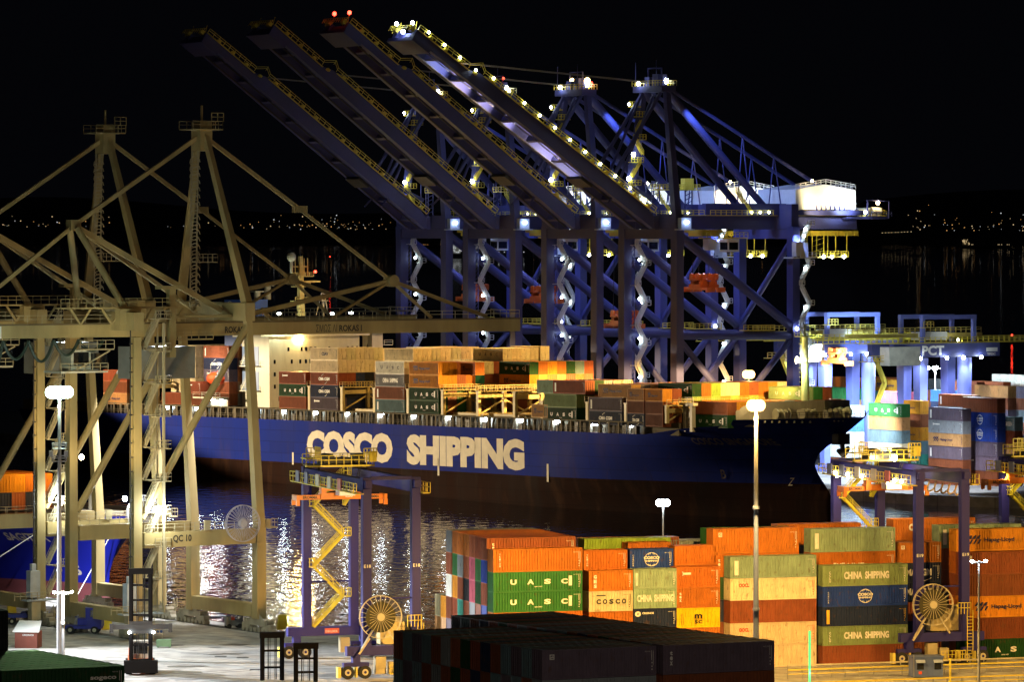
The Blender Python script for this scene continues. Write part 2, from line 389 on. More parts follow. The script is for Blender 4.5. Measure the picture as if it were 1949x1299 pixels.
def door_mesh(L, sgn, side, reefer=False):
    key = (L, sgn, side, reefer)
    if key in DMESH: return DMESH[key]
    b = MB(); x = sgn * (L / 2 - 0.02); t = sgn * 0.03; H = CH
    y0, y1 = (-1.06, -0.015) if side < 0 else (0.015, 1.06)
    xs = sorted((x, x + t))
    if reefer:
        b.bb(xs[0], xs[1], y0, y1, 1.3, H - .16); b.bb(min(x, x + 2 * t), max(x, x + 2 * t), y0 + .12, y1 - .1, .25, 1.2)
        b.bb(min(x, x + 2.2 * t), max(x, x + 2.2 * t), y0 + .2, y1 - .2, 1.5, 2.4)
    else:
        b.bb(xs[0], xs[1], y0, y1, .16, H - .16)
        for yy in (y0 + .25, y1 - .25):
            b.tube((x + 2.1 * t, yy, .1), (x + 2.1 * t, yy, H - .1), .03, 6)
            b.bb(min(x + t, x + 2.6 * t), max(x + t, x + 2.6 * t), yy - .05, yy + .3 * (1 if yy < 0 else -1) * side * -1 if False else yy + .12, 1.0, 1.08)
        for z in (.4, 1.1, 1.8, 2.5):
            ye = y0 if side < 0 else y1
            b.bb(min(x + t, x + 2 * t), max(x + t, x + 2 * t), min(ye, ye - side * .16), max(ye, ye - side * .16), z, z + .1)
    me = b.mesh("door"); me.materials.append(CPAINT); DMESH[key] = me; return me
LM = {}
def globe(b, cx, cz, r, y, word=True):
    w = r * .07
    b.arc((cx, y, cz), r - w, r, 0, 2 * math.pi, 28)
    for ex in (.35, .7): b.arc((cx, y - .001, cz), r - w * 1.2, r, 0.75 * 1, math.pi - .75, 14, ex=ex); b.arc((cx, y - .001, cz), r - w * 1.2, r, math.pi + .75, 2 * math.pi - .75, 14, ex=ex)
    if word:
        add_text(b, "COSCO", cx - r * 1.1, cz + r * .02, r * .42, r * 2.2, y - .002, .06)
        add_text(b, "SHIPPING", cx - r * .95, cz - r * .36, r * .26, r * 1.9, y - .002, .05)
def lettering(kind, L):
    key = (kind, L)
    if key in LM: return LM[key]
    b = MB(); y = -(CWD / 2 + .006); hx = L / 2; H = CH; T = lambda *a, **k: add_text(b, *a, y=y, **k)
    if kind == 'uasc' or kind == 'uascbar':
        for i, ch in enumerate("UASC"): T(ch, -hx + L * (.19 + .19 * i), 1.05, .75, .85 + .05 * (ch != 'U'), bold=.05)
        b.bb(hx - L * .155, hx - L * .118, y - .003, y, .75, 2.2); T("UASC.NET", -hx + L * .46, .62, .16, 1.1, bold=.02)
    elif kind == 'uascw':
        for i, ch in enumerate("UASC"): T(ch, -hx + L * (.19 + .19 * i), 1.15, .7, .75, bold=.04)
        T("UASC.NET", -hx + L * .46, .7, .14, 1.1)
    elif kind == 'hapag':
        T("Hapag-Lloyd", -hx + L * .34, 1.05, .72 if L > 7 else .5, L * .36, bold=.03)
        for k in range(3):
            x = -hx + L * .15 + k * .05 * L
            b.face([(x, y, .95), (x + .025 * L, y, .95), (x + .055 * L, y, 1.55), (x + .03 * L, y, 1.55)]); b.face([(x - .015 * L, y, 1.6), (x + .03 * L, y, 1.6), (x + .045 * L, y, 2.1), (x + .02 * L, y, 2.1)])
    elif kind == 'cma':
        T("CMA CGM", -hx + L * .30, 1.05, .75, L * .40, bold=.05)
        b.arc((0, y, 1.4), 1.28, 1.38, 1.7, 2.5, 10, ex=1.1, ez=.85); b.arc((0, y, 1.4), 1.28, 1.38, 4.9, 5.7, 10, ex=1.1, ez=.85)
    elif kind == 'cmal':
        T("CMA CGM", -hx + L * .05, .95, 1.05, L * .72, bold=.05); b.arc((hx * .1, y, 1.4), 1.15, 1.25, 4.5, 5.6, 10, ex=1.4, ez=1)
    elif kind == 'china':
        T("CHINA  SHIPPING", -hx + L * (.25 if L > 7 else .08), .95, 1.05, L * (.53 if L > 7 else .84), bold=.045)
        L > 7 and T("CCLU", -hx + L * .075, .55, 1, 1.6, vertical=True)
    elif kind == 'cosco':
        for i, ch in enumerate("COSCO"): T(ch, -hx + L * (.17 + .145 * i), 1.05, .72, .62, bold=.05)
        b.face([(-hx + L * .05, y, 2.2), (-hx + L * .15, y, 2.2), (-hx + L * .10, y, 2.25)]); b.bb(-hx + L * .17, -hx + L * .38, y - .001, y, 2.2, 2.36)
    elif kind == 'globe':
        globe(b, 0, 1.45, 1.0, y); T("COSCOS", -hx + L * .06, .5, 1, 1.7, vertical=True)
    elif kind == 'msc':
        T("m", -.55, 1.35, .62, 1.1, bold=.04); T("sc", -.55, .6, .5, 1.1, bold=.015); b.bb(-.65, .65, y - .001, y, 1.22, 1.28)
        b.bb(-hx + .7, -hx + .76, y - .001, y, .4, 2.1); b.bb(-hx + .95, -hx + .98, y - .001, y, .4, 2.0)
    elif kind == 'oocl': T("OOCL", -hx + L * .10, 1.75, .5, 1.45, bold=.05)
    elif kind == 'kline':
        T('"K" LINE', -hx + L * .27, .35, 1.25, L * .36, bold=.03)
    elif kind == 'csav': T("CSAV", -hx + L * .42, 1.1, .8, L * .24, bold=.05)
    elif kind == 'triton': T("TRITON", -hx + L * .065, .65, 1, 1.75, vertical=True, bold=.03)
    elif kind == 'tex': T("tex", -hx + L * .06, .9, 1, 1.5, vertical=True, bold=.04)
    elif kind == 'ges': T("GES", -hx + L * .11, .45, 1, 2.0, vertical=True, bold=.06)
    elif kind == 'bar': b.bb(-hx + L * .05, -hx + L * .095, y - .002, y, .45, 2.35)
    elif kind == 'square': b.arc((-hx + L * .085, y, 2.2), .22, .36, R(45), R(405), 4); b.face([(-hx + L * .06, y, 2.05), (-hx + L * .10, y, 2.15), (-hx + L * .09, y, 2.3)])
    elif kind == 'cronos': b.arc((-hx + .6, y, 2.1), .12, .42, 0, 6.28, 10); T("CRONOS", -hx + 1.2, 2.05, .3, 1.6, bold=.04)
    elif kind == 'gold': b.bb(-hx + L * .045, -hx + L * .08, y - .002, y, .35, 2.45)
    elif kind == 'ten': b.bb(-hx + L * .13, -hx + L * .33, y - .002, y, 1.85, 2.15); b.bb(-hx + L * .13, -hx + L * .15, y - .002, y, 1.7, 2.3)
    elif kind == 'white': T("CAXU 402", -hx + L * .08, 2.2, .22, 1.6)
    elif kind == 'olt': T("OLT", -hx + L * .19, 1.3, .95, 2.0, bold=.07)
    elif kind == 'evergreen': T("EVERGREEN", -hx + L * .12, 1.0, .9, L * .74, bold=.05)
    elif kind == 'sogeco': T("sogeco", -hx + L * .72, 1.55, .42, 2.6, bold=.03)
    elif kind == 'fmm': T("CAPITAL", -hx + L * .22, 1.0, .9, L * .56, bold=.05)
    if kind not in ('msc',):
        for k, (x, z0, z1) in enumerate(((.30, 1.0, 2.45), (.48, 1.5, 2.45))): b.bb(hx - x - .05, hx - x, y - .001, y, z0, z1)
        for z in (.55, .85, 1.2): b.bb(hx - .52, hx - .40, y - .001, y, z, z + .12)
        T("4310", hx - 1.25, 2.3, .12, .6, bold=0)
    me = b.mesh("lettering"); me.materials.append(LPAINT); LM[key] = me; return me
LCOL = dict(hapag=(.02, .025, .08), msc=(.02, .02, .02), oocl=(.7, .06, .02), cosco=(.05, .05, .05), csav=(.04, .04, .06), uascw=(.06, .06, .07), gold=(.8, .5, .05))
LDESC = dict(uasc='spaced white letters', uascbar='spaced white letters', uascw='spaced dark letters', hapag='dark lettering', cma='white arcs', cmal='big white letters', china='tall white letters', cosco='black letters', globe='white globe emblem',
             msc='black stacked letters', oocl='red corner letters', kline='white serif letters', csav='dark centred letters', triton='vertical lettering', tex='upright letters', ges='bold vertical letters', bar='white side bar', square='small white square mark', cronos='white round mark', gold='golden side strip', ten='small white plate',
             olt='bold white letters', evergreen='large white letters', sogeco='faint lettering', fmm='white word', white='tiny code')
LDESC['china'] = 'tall letters'
N_CONT = 0; PLACED = []
# containers of which next to nothing shows are gathered in one object
MASS = set(); [MASS.update(range(a, c + 1)) for a, c in [(5,6),(10,11),(15,16),(21,21),(40,41),(45,46),(50,51),(56,56),(61,61),(66,66),(71,71),(73,74),(77,77),(85,85),(89,89),(105,106),(111,111),(113,113),(115,115),(120,120),(123,123),(126,126),(129,129),(132,132),(135,135),(138,138),(141,141),(144,144),(147,147),(180,180),(186,188),(195,195),(200,200),(204,205),(209,212),(214,221),(226,228),(230,232),(234,236),(238,240),(242,246),(248,248),(250,251),(257,257),(261,261),(263,265),(267,269),(271,273),(276,278),(281,281),(283,283),(285,285),(287,287),(289,289),(295,296),(298,299),(301,302),(304,305),(307,308),(310,311),(313,318),(322,323),(326,326),(328,333),(336,337),(339,345),(353,353),(355,355),(357,357),(359,359),(361,361),(363,363),(365,365),(367,367),(369,369),(371,374),(378,387),(396,411),(418,431),(437,437),(442,453),(458,459),(465,465),(481,483),(485,485),(487,487),(489,492),(494,496),(498,502),(507,507),(509,509),(511,511),(515,515),(517,517)]]
MASS_MB = MB(); MASS_COLS = list(CC)
def container(M, L, col, kind=None, label=None, group=None, doors=None, zs=1.0, coarse=False, reefer=False, lcol=None):
    """M: placement of the bottom centre; doors: -1/+1 = which end shows its doors"""
    global N_CONT; N_CONT += 1
    PLACED.append((M, L, group or ''))
    if N_CONT in MASS:
        me = cmesh(L, True); k = len(MASS_MB.v); MM = M @ Matrix.Diagonal((1, 1, zs, 1)); random.random(); random.random()
        MASS_MB.v += [tuple(MM @ w_.co) for w_ in me.vertices]
        for pl in me.polygons: MASS_MB.f.append(tuple(k + i for i in pl.vertices)); MASS_MB.m.append(MASS_COLS.index(col))
        return None
    c = CC[col]; j = random.uniform(.88, 1.1); c = tuple(min(.8, x * j * random.uniform(.95, 1.05)) for x in c)
    o = bpy.data.objects.new("reefer_container" if reefer else "shipping_container", cmesh(L, coarse)); COL.objects.link(o)
    o.matrix_world = M @ Matrix.Diagonal((1, 1, zs, 1)); o.color = (*c, 1); o["serial"] = N_CONT
    tag(o, label, "container", group)
    if kind:
        t = bpy.data.objects.new("lettering", lettering(kind, L)); COL.objects.link(t); t.parent = o
        t.color = (*(lcol or LCOL.get(kind, (.78, .76, .7))), 1)
    if doors:
        for s in (-1, 1):
            d = bpy.data.objects.new("door", door_mesh(L, doors, s, reefer)); COL.objects.link(d); d.parent = o; d.color = (*tuple(x * .92 for x in c), 1)
    return o
def frameM(origin, rz): return Matrix.Translation(Vector(origin)) @ Matrix.Rotation(rz, 4, 'Z')
ORD = ['first', 'second', 'third', 'fourth', 'fifth', 'sixth', 'seventh', 'eighth', 'ninth', 'tenth', 'eleventh', 'twelfth', 'thirteenth', 'fourteenth', 'fifteenth', 'sixteenth', 'seventeenth', 'eighteenth', 'nineteenth', 'twentieth', 'twenty-first', 'twenty-second']
L40, L20 = 12.19, 6.06
# ---- the sodium-lit yard: rows run along W, away rows along V
WA = R(18); W = Vector((math.cos(WA), math.sin(WA), 0)); V = Vector((-math.sin(WA), math.cos(WA), 0))
YO = Vector((41.29, 592.4, QZ)); ROWP = 2.6
def yard_t(px, row):
    o = YO + V * (row * ROWP); r = (px - CX) / F
    return (r * o.y - o.x) / (W.x - r * W.y)
def yard_stack(px, row, L, ys, items, where, doors=None, down=None, t=None, group='containers in the lit yard'):
    """ys: pixel rows of the tier edges from the top; items: (colour, lettering) from the top; the rest down to the ground in 'down' colours"""
    t = yard_t(px, row) if t is None else t
    base = YO + V * (row * ROWP) + W * t; sc = F / base.y
    zt = [60 - (y - HY) / sc for y in ys]
    tiers = [(zt[i + 1], zt[i], items[i]) for i in range(len(ys) - 1)]
    z = zt[-1]
    if down:
        n = len(down); h = (z - QZ) / n
        for i, c in enumerate(down): tiers.append((z - (i + 1) * h, z - i * h, (c, None)))
    c = base + W * (L / 2) + V * (CWD / 2)
    for i, (z0, z1, (col, kind)) in enumerate(tiers):
        pos = 'top' if i == 0 else ORD[i] + ' from top'
        lab = CNAME[col] + ' container' + (' with ' + LDESC[kind] if kind else '') + ', ' + pos + ' ' + where
        container(frameM((c.x, c.y, z0), WA), L, col, kind, lab, group, doors, (z1 - z0 - .015) / CH)
yard_stack(939, 0, L40, [1047, 1091, 1129, 1168], [('orange', 'triton'), ('green', 'uasc'), ('green', 'uascbar')], 'of the tall stack over dark roofs', doors=-1, down=['orange', 'brown', 'orange'])
yard_stack(1121, 0, L20, [1088, 1127, 1166, 1204], [('orange', 'ges'), ('cream', 'cosco'), ('orange', None)], 'of the narrow stack beside the green pair', down=['brown', 'rust'])
yard_stack(1206, 0, L20, [1085, 1122, 1160, 1197], [('pale', 'bar'), ('pale', 'china'), ('navy', 'cronos')], 'of the pale green narrow stack', down=['orange', 'brown'])
yard_stack(1288, 0, L20, [1081, 1121, 1159, 1197], [('orange', 'ten'), ('orange', 'tex'), ('yellow', 'msc')], 'of the stack holding the yellow container', down=['orange', 'rust'])
yard_stack(1390, 0, L40, [1061, 1103, 1145, 1188, 1230], [('pale', 'bar'), ('cream', 'oocl'), ('rust', None), ('cream', 'oocl')], 'of the stack behind the sodium mast', down=['cream'], doors=-1)
yard_stack(1566, 0, L40, [1078, 1118, 1157, 1194, 1231], [('olive', 'china'), ('blue', 'globe'), ('navy', 'gold'), ('olive', 'china')], 'of the stack holding a blue container', down=['rust'], doors=-1)
yard_stack(1833, 0, L40, [1053, 1096, 1137, 1178, 1219], [('brown', 'square'), ('brown', None), ('hapag', 'hapag'), ('brown', None)], 'of the stack behind the yard crane legs', down=['dkgreen'], doors=-1)
# the lowest one in that stack carries white letters
for o in list(COL.objects):
    if o.get('label', '').startswith('dark green container, fifth from top of the stack behind the yard'):
        tt = bpy.data.objects.new("lettering", lettering('uasc', L40)); COL.objects.link(tt); tt.parent = o; tt.color = (.78, .76, .7, 1)
        o['label'] = 'dark green container with spaced letters, at the foot of the yard crane'
tA = yard_t(939, 0)
ENDS = [[('rust', 'tex'), ('blue', None), ('rust', None), ('blue', None), ('brown', None), ('grey', None)],
        [('redbrown', None), ('green', None), ('dkgreen', None), ('brown', None), ('redbrown', None), ('rust', None)],
        [('rust', None), ('pink', None), ('pink', None), ('grey', None), ('brown', None), ('grey', None)],
        [('orange', None), ('brown', None), ('black', None), ('brown', None), ('hapag', None), ('brown', None)],
        [('orange', None), ('grey', None), ('brown', None), ('teal', None), ('bluegrey', None), ('brown', None)],
        [('orange', None), ('green', None), ('hapag', None), ('redbrown', None), ('brown', None), ('redbrown', None)],
        [('grey', None), ('rust', None), ('white', None), ('brown', None), ('purple', None), ('brown', None)]]
for r_, items in enumerate(ENDS):
    row = r_ + 1; o = YO + V * (row * ROWP) + W * tA; sc = F / o.y
    ys = [HY + (60 - (QZ + 17.7 - i * 2.95)) * sc for i in range(6)]
    yard_stack(0, row, L40, ys, items[:5], 'of the %s row behind the tall stack' % ORD[row - 1], doors=-1, t=tA + random.uniform(-.08, .08))
for row, cols in ((8, ['hapag', 'tan', 'rust']), (9, ['cream', 'tan', 'white'])):
    o = YO + V * (row * ROWP) + W * tA; sc = F / o.y
    yard_stack(0, row, L40, [HY + (60 - (QZ + 8.7 - i * 2.9)) * sc for i in range(4)], [(c, None) for c in cols], 'of the low %s row at the water edge' % ORD[row - 8], doors=-1, t=tA)
yard_stack(1111, 1, L20, [1049, 1088], [('orange', 'triton')], 'of the second row behind the black lettered one')
yard_stack(1199, 1, L20, [1047, 1086], [('blue', 'globe')], 'of the second row over the pale green stack')
yard_stack(1284, 1, L20, [1040, 1078], [('orange', None)], 'of the second row over the yellow container')
yard_stack(1195, 3, L20, [1034, 1070], [('orange', None)], 'of the fourth row beneath the tall white lamp')
yard_stack(1112, 4, L40, [1027, 1064], [('lime', None)], 'of the fifth row behind the narrow stacks')
yard_stack(1130, 6, L40, [1026, 1062], [('rust', None)], 'of the seventh row near the water')
yard_stack(1225, 6, L40, [1030, 1066], [('grey', None)], 'of the seventh row at the lamp post')
yard_stack(1105, 7, L20, [1026, 1062], [('orange', None)], 'of the eighth row near the water')
yard_stack(1357, 1, L40, [1008, 1056, 1100], [('orange', 'square'), ('orange', 'tex')], 'of the second row behind the sodium mast', doors=-1)
yard_stack(1345, 2, L40, [1007, 1054, 1098], [('green', None), ('rust', None)], 'of the third row behind the sodium mast', doors=-1)
yard_stack(1543, 1, L40, [1008, 1053, 1099], [('pale', 'bar'), ('orange', 'kline')], 'of the second yard row', doors=-1)
yard_stack(1480, 5, L40, [999, 1040], [('orange', None)], 'of the sixth row behind the serif lettered one')
yard_stack(1712, 1, L20, [1034, 1073, 1110, 1147, 1184], [('orange', 'square'), ('navy', 'cmal'), ('navy', 'cmal'), ('rust', None)], 'of stack between crane legs', doors=-1, down=['navy', 'brown'])
yard_stack(1700, 5, L40, [989, 1031, 1068], [('orange', 'olt'), ('orange', None)], 'of the sixth row behind the crane legs', doors=-1)
yard_stack(1787, 3, L40, [1001, 1045], [('pale', 'bar')], 'of the fourth row behind the crane legs', doors=-1)
yard_stack(1820, 1, L40, [1009, 1051, 1093, 1135, 1176, 1217], [('hapag', 'hapag'), ('orange', None), ('rust', None), ('orange', None), ('orange', None)], 'of the second row at the wheeled crane', doors=-1, down=['rust'])
# ---- the unlit block close to the camera
DA = R(24); DW = Vector((math.cos(DA), math.sin(DA), 0)); DV = Vector((-math.sin(DA), math.cos(DA), 0))
DC = at(1032, 1239, 430)
rnd = random.Random(5)
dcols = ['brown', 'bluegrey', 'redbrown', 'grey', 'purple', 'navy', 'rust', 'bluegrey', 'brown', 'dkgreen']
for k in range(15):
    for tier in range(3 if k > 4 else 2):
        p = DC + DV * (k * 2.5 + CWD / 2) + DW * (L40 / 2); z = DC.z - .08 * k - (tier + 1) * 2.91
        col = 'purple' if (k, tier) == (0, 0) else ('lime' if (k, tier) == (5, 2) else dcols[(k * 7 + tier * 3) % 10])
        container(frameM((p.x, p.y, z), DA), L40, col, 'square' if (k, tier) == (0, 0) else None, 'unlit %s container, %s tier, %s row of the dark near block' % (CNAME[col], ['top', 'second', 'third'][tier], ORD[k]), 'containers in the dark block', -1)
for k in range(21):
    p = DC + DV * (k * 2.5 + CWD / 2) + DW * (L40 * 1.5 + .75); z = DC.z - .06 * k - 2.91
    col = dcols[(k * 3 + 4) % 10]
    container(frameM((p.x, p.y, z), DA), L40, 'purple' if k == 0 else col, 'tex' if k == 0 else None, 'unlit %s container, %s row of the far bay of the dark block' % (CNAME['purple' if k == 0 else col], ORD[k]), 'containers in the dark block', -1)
    if k < 1:
        container(frameM((p.x, p.y, z - 2.91), DA), L40, 'brown', None, 'unlit brown container under the corner one with faint vertical letters', 'containers in the dark block')
GC = at(237, 1268, 425)
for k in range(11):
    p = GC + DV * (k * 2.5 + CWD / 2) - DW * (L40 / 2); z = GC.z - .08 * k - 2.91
    container(frameM((p.x, p.y, z), DA), L40, 'dkgreen', 'sogeco' if k == 0 else None, 'dark green container with green lit roof, %s row of the corner block' % ORD[k], 'green roofed containers in the corner')  # green of the lamp light on these roofs is also put into the paint
p = at(16, 1163, 452) - DW * (L40 / 2) + DV * 1.3
container(frameM((p.x, p.y, p.z - 2.91), DA), L40, 'black', None, 'black container standing higher at the picture edge over green roofs', 'green roofed containers in the corner')
container(frameM((p.x, p.y, p.z - 5.82), DA), L40, 'black', None, 'black container beneath the higher one at the picture edge', 'green roofed containers in the corner')
# ------------------------------------------------------------------ hull builder
def interp(tab, z):
    if z <= tab[0][0]: return tab[0][1]
    for (a, va), (b_, vb) in zip(tab, tab[1:]):
        if z <= b_: return va + (vb - va) * (z - a) / (b_ - a)
    return tab[-1][1]
def hull_half(s, z, B, stem, full_lo, full_hi, zlo, zhi, s_aft, lenaft, depth):
    q = min(1, max(0, (z - zlo) / (zhi - zlo))); st = interp(stem, z); s0 = full_lo + (full_hi - full_lo) * q
    p = 1.55 + 0.9 * q
    if s >= st: return 0.0
    hb = B
    if s > s0: hb = B * (1 - ((s - s0) / (st - s0)) ** p)
    if s < s_aft + lenaft:
        u = (s_aft + lenaft - s) / lenaft; qq = min(1, max(0, z / depth)); hb *= 1 - (0.75 * (1 - qq) ** 1.5) * u ** 2 - 0.08 * u ** 2
    return max(0.0, hb)
def build_hull(root, stations, zs, top, half, stem, zboot, mats, deckmat):
    """stations: list of s; zs: levels to the deck; the top level follows top(s)"""
    up = MB(); lo = MB()
    for side in (-1, 1):
        rows = []
        for s in stations:
            col = []
            for z in zs:
                zz = min(z, top(s)); ss = min(s, interp(stem, zz)); col.append((ss, side * half(ss, zz), zz))
            tz = top(s); ss = min(s, interp(stem, tz)); col.append((ss, side * half(ss, tz), tz)); rows.append(col)
        for a, b_ in zip(rows, rows[1:]):
            for i in range(len(zs)):
                f = [a[i], b_[i], b_[i + 1], a[i + 1]]
                if side > 0: f = f[::-1]
                mb = lo if (zs[i] < zboot - .01) else up
                mb.face(f)
        a = rows[0]
        for i in range(len(zs)):
            mb = lo if zs[i] < zboot - .01 else up
            p0, p1 = a[i], a[i + 1]
            f = [(p0[0], 0, p0[2]), p0, p1, (p1[0], 0, p1[2])]
            mb.face(f if side < 0 else f[::-1])
    up.weld(); lo.weld()
    h = up.obj("hull", mats[0], root); bt = lo.obj("boot_topping", mats[1], root)
    dk = MB()
    for s0, s1 in zip(stations, stations[1:]):
        z = min(top(s0), top(s1)) - .9 if s0 > 100 else min(top(s0), top(s1)) - .02
        a = half(min(s0, interp(stem, z)), z); c = half(min(s1, interp(stem, z)), z)
        if a < .02 and c < .02: continue
        dk.face([(s0, -a, z), (min(s1, interp(stem, z)), -c, z), (min(s1, interp(stem, z)), c, z), (s0, a, z)])
    dk.obj("deck", deckmat, root)
    return h
M_HULL = mat("ship_blue_paint", (.010, .026, .25), .8, var=.3, scale=.06, streak=.16, spec=.08)
M_BOOT = mat("antifouling_red", (.022, .008, .005), .85, var=.5, scale=.1, streak=.3, spec=.06)
def plate_seams(m):
    nt = m.node_tree; L = nt.links.new; b = nt.nodes["Principled BSDF"]; src = b.inputs["Base Color"].links[0].from_socket
    tc = nt.nodes.new("ShaderNodeTexCoord"); sp = nt.nodes.new("ShaderNodeSeparateXYZ"); cb = nt.nodes.new("ShaderNodeCombineXYZ"); L(tc.outputs["Object"], sp.inputs[0]); L(sp.outputs[0], cb.inputs[0]); L(sp.outputs[2], cb.inputs[1])
    br = nt.nodes.new("ShaderNodeTexBrick"); br.inputs["Scale"].default_value = 1; br.inputs["Brick Width"].default_value = 11; br.inputs["Row Height"].default_value = 2.7; br.inputs["Mortar Size"].default_value = .07
    br.inputs["Color1"].default_value = (1, 1, 1, 1); br.inputs["Color2"].default_value = (.84, .84, .86, 1); br.inputs["Mortar"].default_value = (.62, .6, .6, 1); L(cb.outputs[0], br.inputs["Vector"])
    mx = nt.nodes.new("ShaderNodeMix"); mx.data_type = 'RGBA'; mx.blend_type = 'MULTIPLY'; mx.inputs[0].default_value = 1; L(src, mx.inputs[6]); L(br.outputs["Color"], mx.inputs[7])
    mp = nt.nodes.new("ShaderNodeMapping"); mp.inputs["Scale"].default_value = (.5, .5, .06); L(tc.outputs["Object"], mp.inputs[0]); n = nt.nodes.new("ShaderNodeTexNoise"); n.inputs["Scale"].default_value = 1.4; n.inputs["Detail"].default_value = 5; L(mp.outputs[0], n.inputs["Vector"])
    r = nt.nodes.new("ShaderNodeMapRange"); r.inputs[1].default_value = .60; r.inputs[2].default_value = .80; r.inputs[4].default_value = .38; L(n.outputs["Fac"], r.inputs[0])
    m2 = nt.nodes.new("ShaderNodeMix"); m2.data_type = 'RGBA'; m2.inputs[7].default_value = (.06, .035, .03, 1); L(r.outputs[0], m2.inputs[0]); L(mx.outputs[2], m2.inputs[6]); L(m2.outputs[2], b.inputs["Base Color"])
plate_seams(M_HULL); plate_seams(M_BOOT)
M_DECK = mat("deck_paint", (.13, .06, .045), .7); M_BEIGE = mat("ship_beige", (.46, .42, .30), .5, streak=.25); M_SHIPW = mat("ship_white", (.62, .62, .50), .45, var=.12, streak=.12)
M_DARKST = mat("dark_steel", (.035, .033, .03), .6); M_YEL = mat("safety_yellow", (.72, .58, .06), .5, var=.2); M_GLASS = mat("dark_glass", (.01, .012, .015), .08, var=0); M_ORANGE = mat("rescue_orange", (.75, .08, .015), .4)
M_LETTER = mat("hull_lettering", (.78, .72, .58), .8, var=.16, scale=.4, spec=.08); M_FAINT = mat("faint_lettering", (.16, .13, .14), .6); M_MASTGR = mat("mast_green_cream", (.50, .50, .24), .5)
G_DECK = glow("deck_lamp", COOL, 80); G_SOD = glow("sodium_lamp", (1, .62, .2), 160); G_WH = glow("white_lamp", (.85, .95, 1), 70); G_RED = glow("red_lamp", (1, .04, .02), 14); G_GRN = glow("halide_lamp", (.8, 1, .82), 160); G_WARM = glow("warm_lamp", (1, .74, .36), 90)
SROT = math.atan2(-0.829, 0.559)
# ------------------------------------------------------------------ the big blue ship
B2 = 21.4
ctr = gx(SH0, 0, B2)
ship = empty("container_ship", ctr, SROT, "huge blue container ship with large white side lettering, moored in the basin", "ship", "moored ships")
ship.rotation_euler = (0, -0.014, SROT)
SHM = Matrix.Translation(ctr) @ ship.rotation_euler.to_matrix().to_4x4()
STEM = [(-3, 123), (0, 124), (2.5, 123.5), (5, 122), (7.5, 119), (10, 117.5), (12, 118.6), (13.6, 121), (15.3, 125.5), (18, 130.5), (20.1, 134.3), (21, 135.5)]
def half_c(s, z): return hull_half(s, z, B2, STEM, 34, 76, 0, 18, -197, 60, 16)
def top_c(s):
    if s < 86: return 16.0
    if s < 98: return 16 + 1.5 * (s - 86) / 12
    if s < 109: return 17.5 + .8 * (s - 98) / 11
    return 19.4 + .7 * (s - 109) / 25 if s > 110 else 18.3 + 1.1 * (s - 109)
STS = [-197, -185, -170, -155, -140, -120, -100, -80, -60, -40, -20, 0, 15, 30, 38, 46, 54, 62, 70, 76, 82, 86, 90, 94, 98, 102, 106, 109, 110, 112, 114, 116, 118, 120, 122, 124, 126, 128, 130, 131.5, 133, 134, 135.2]
ZS = [-3, 0, 2.5, 4.5, 6.0, 8, 10, 12, 14, 15.4]
build_hull(ship, STS, ZS, top_c, half_c, STEM, 6.0, (M_HULL, M_BOOT), M_DECK)
def ship_s(px, t=0.0):
    """station s of the point of the side line (t metres inboard) that shows at column px"""
    ox, oy = SH0[0] + NX * t, SH0[1] + NY * t; r = (px - CX) / F
    return (r * oy - ox) / (0.559 + 0.829 * r)
b = MB(); yy = -B2 - .03
s0, s1 = ship_s(585), ship_s(748); add_text(b, "COSCO", s0, 7.0, 6.9, s1 - s0, yy, .065)
s0, s1 = ship_s(775), ship_s(999); add_text(b, "SHIPPING", s0, 7.0, 6.9, s1 - s0, yy, .065)
for px in (558, 835, 1043): s = ship_s(px); b.bb(s - .35, s + .35, yy, yy + .02, 4.9 if px != 558 else 5.5, 8.8 if px != 558 else 8.4)
b.obj("lettering", M_LETTER, ship)
# the name on the bow flare: every letter laid on the curved plating
def on_hull(st, s_start, s_end, z0, h, m, nm, bold=.03):
    vs, fs, w = text_geo(st, bold); b = MB(); sx = (s_end - s_start) / w
    b.v = [(s_start + a * sx, -half_c(s_start + a * sx, z0 + c * h) - .12, z0 + c * h) for a, c in vs]; b.f = list(fs); b.m = [0] * len(fs); b.obj(nm, m, ship)
on_hull("COSCO SINGAPORE", 97.5, 114.5, 14.0, 1.5, M_FAINT, "bow_name")
# midship house
HS = -76
b = MB(); b.bb(HS - 13, HS, -15.4, 10.2, 16, 35.5); b.bb(HS - 13, HS + .3, -18, 13, 35.5, 39.4); b.obj("bridge_house", M_SHIPW, ship)
b = MB(); rnd = random.Random(2)
for z in (20, 23, 26, 29, 32):
    y = -14.2
    while y < 9.5:
        if rnd.random() < .62: b.bb(HS, HS + .05, y, y + .55, z, z + .95)
        y += rnd.choice([1.3, 1.6, 2.4])
for x in (-11.5, -9): b.bb(HS + x, HS + x + .6, -15.46, -15.4, 28.5, 29.5)
for y in range(-16, 12, 2): b.bb(HS + .3, HS + .36, y, y + 1.5, 36.9, 38.2)
b.obj("window", M_GLASS, ship)
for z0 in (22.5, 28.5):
    b = MB(); b.bb(HS - 12.6, HS - 5, -15.5, -15.42, z0, z0 + 4.6); b.obj("glowing_recess", glow("glowing_bulkhead", (.82, .93, 1), .5), ship)  # panels glow by themselves in place of lamplight inside the recess
    b = MB()
    b.stair((HS - 12, -15.9, z0), (HS - 8, -15.9, z0 + 4), .8, (0, 1, 0)); b.rail([(HS - 12.6, -16.4, z0), (HS - 5, -16.4, z0)], t=.1); b.bb(HS - 12.8, HS - 4.8, -16.6, -15.4, z0 - .25, z0)
    b.obj("side_gallery", M_SHIPW, ship)
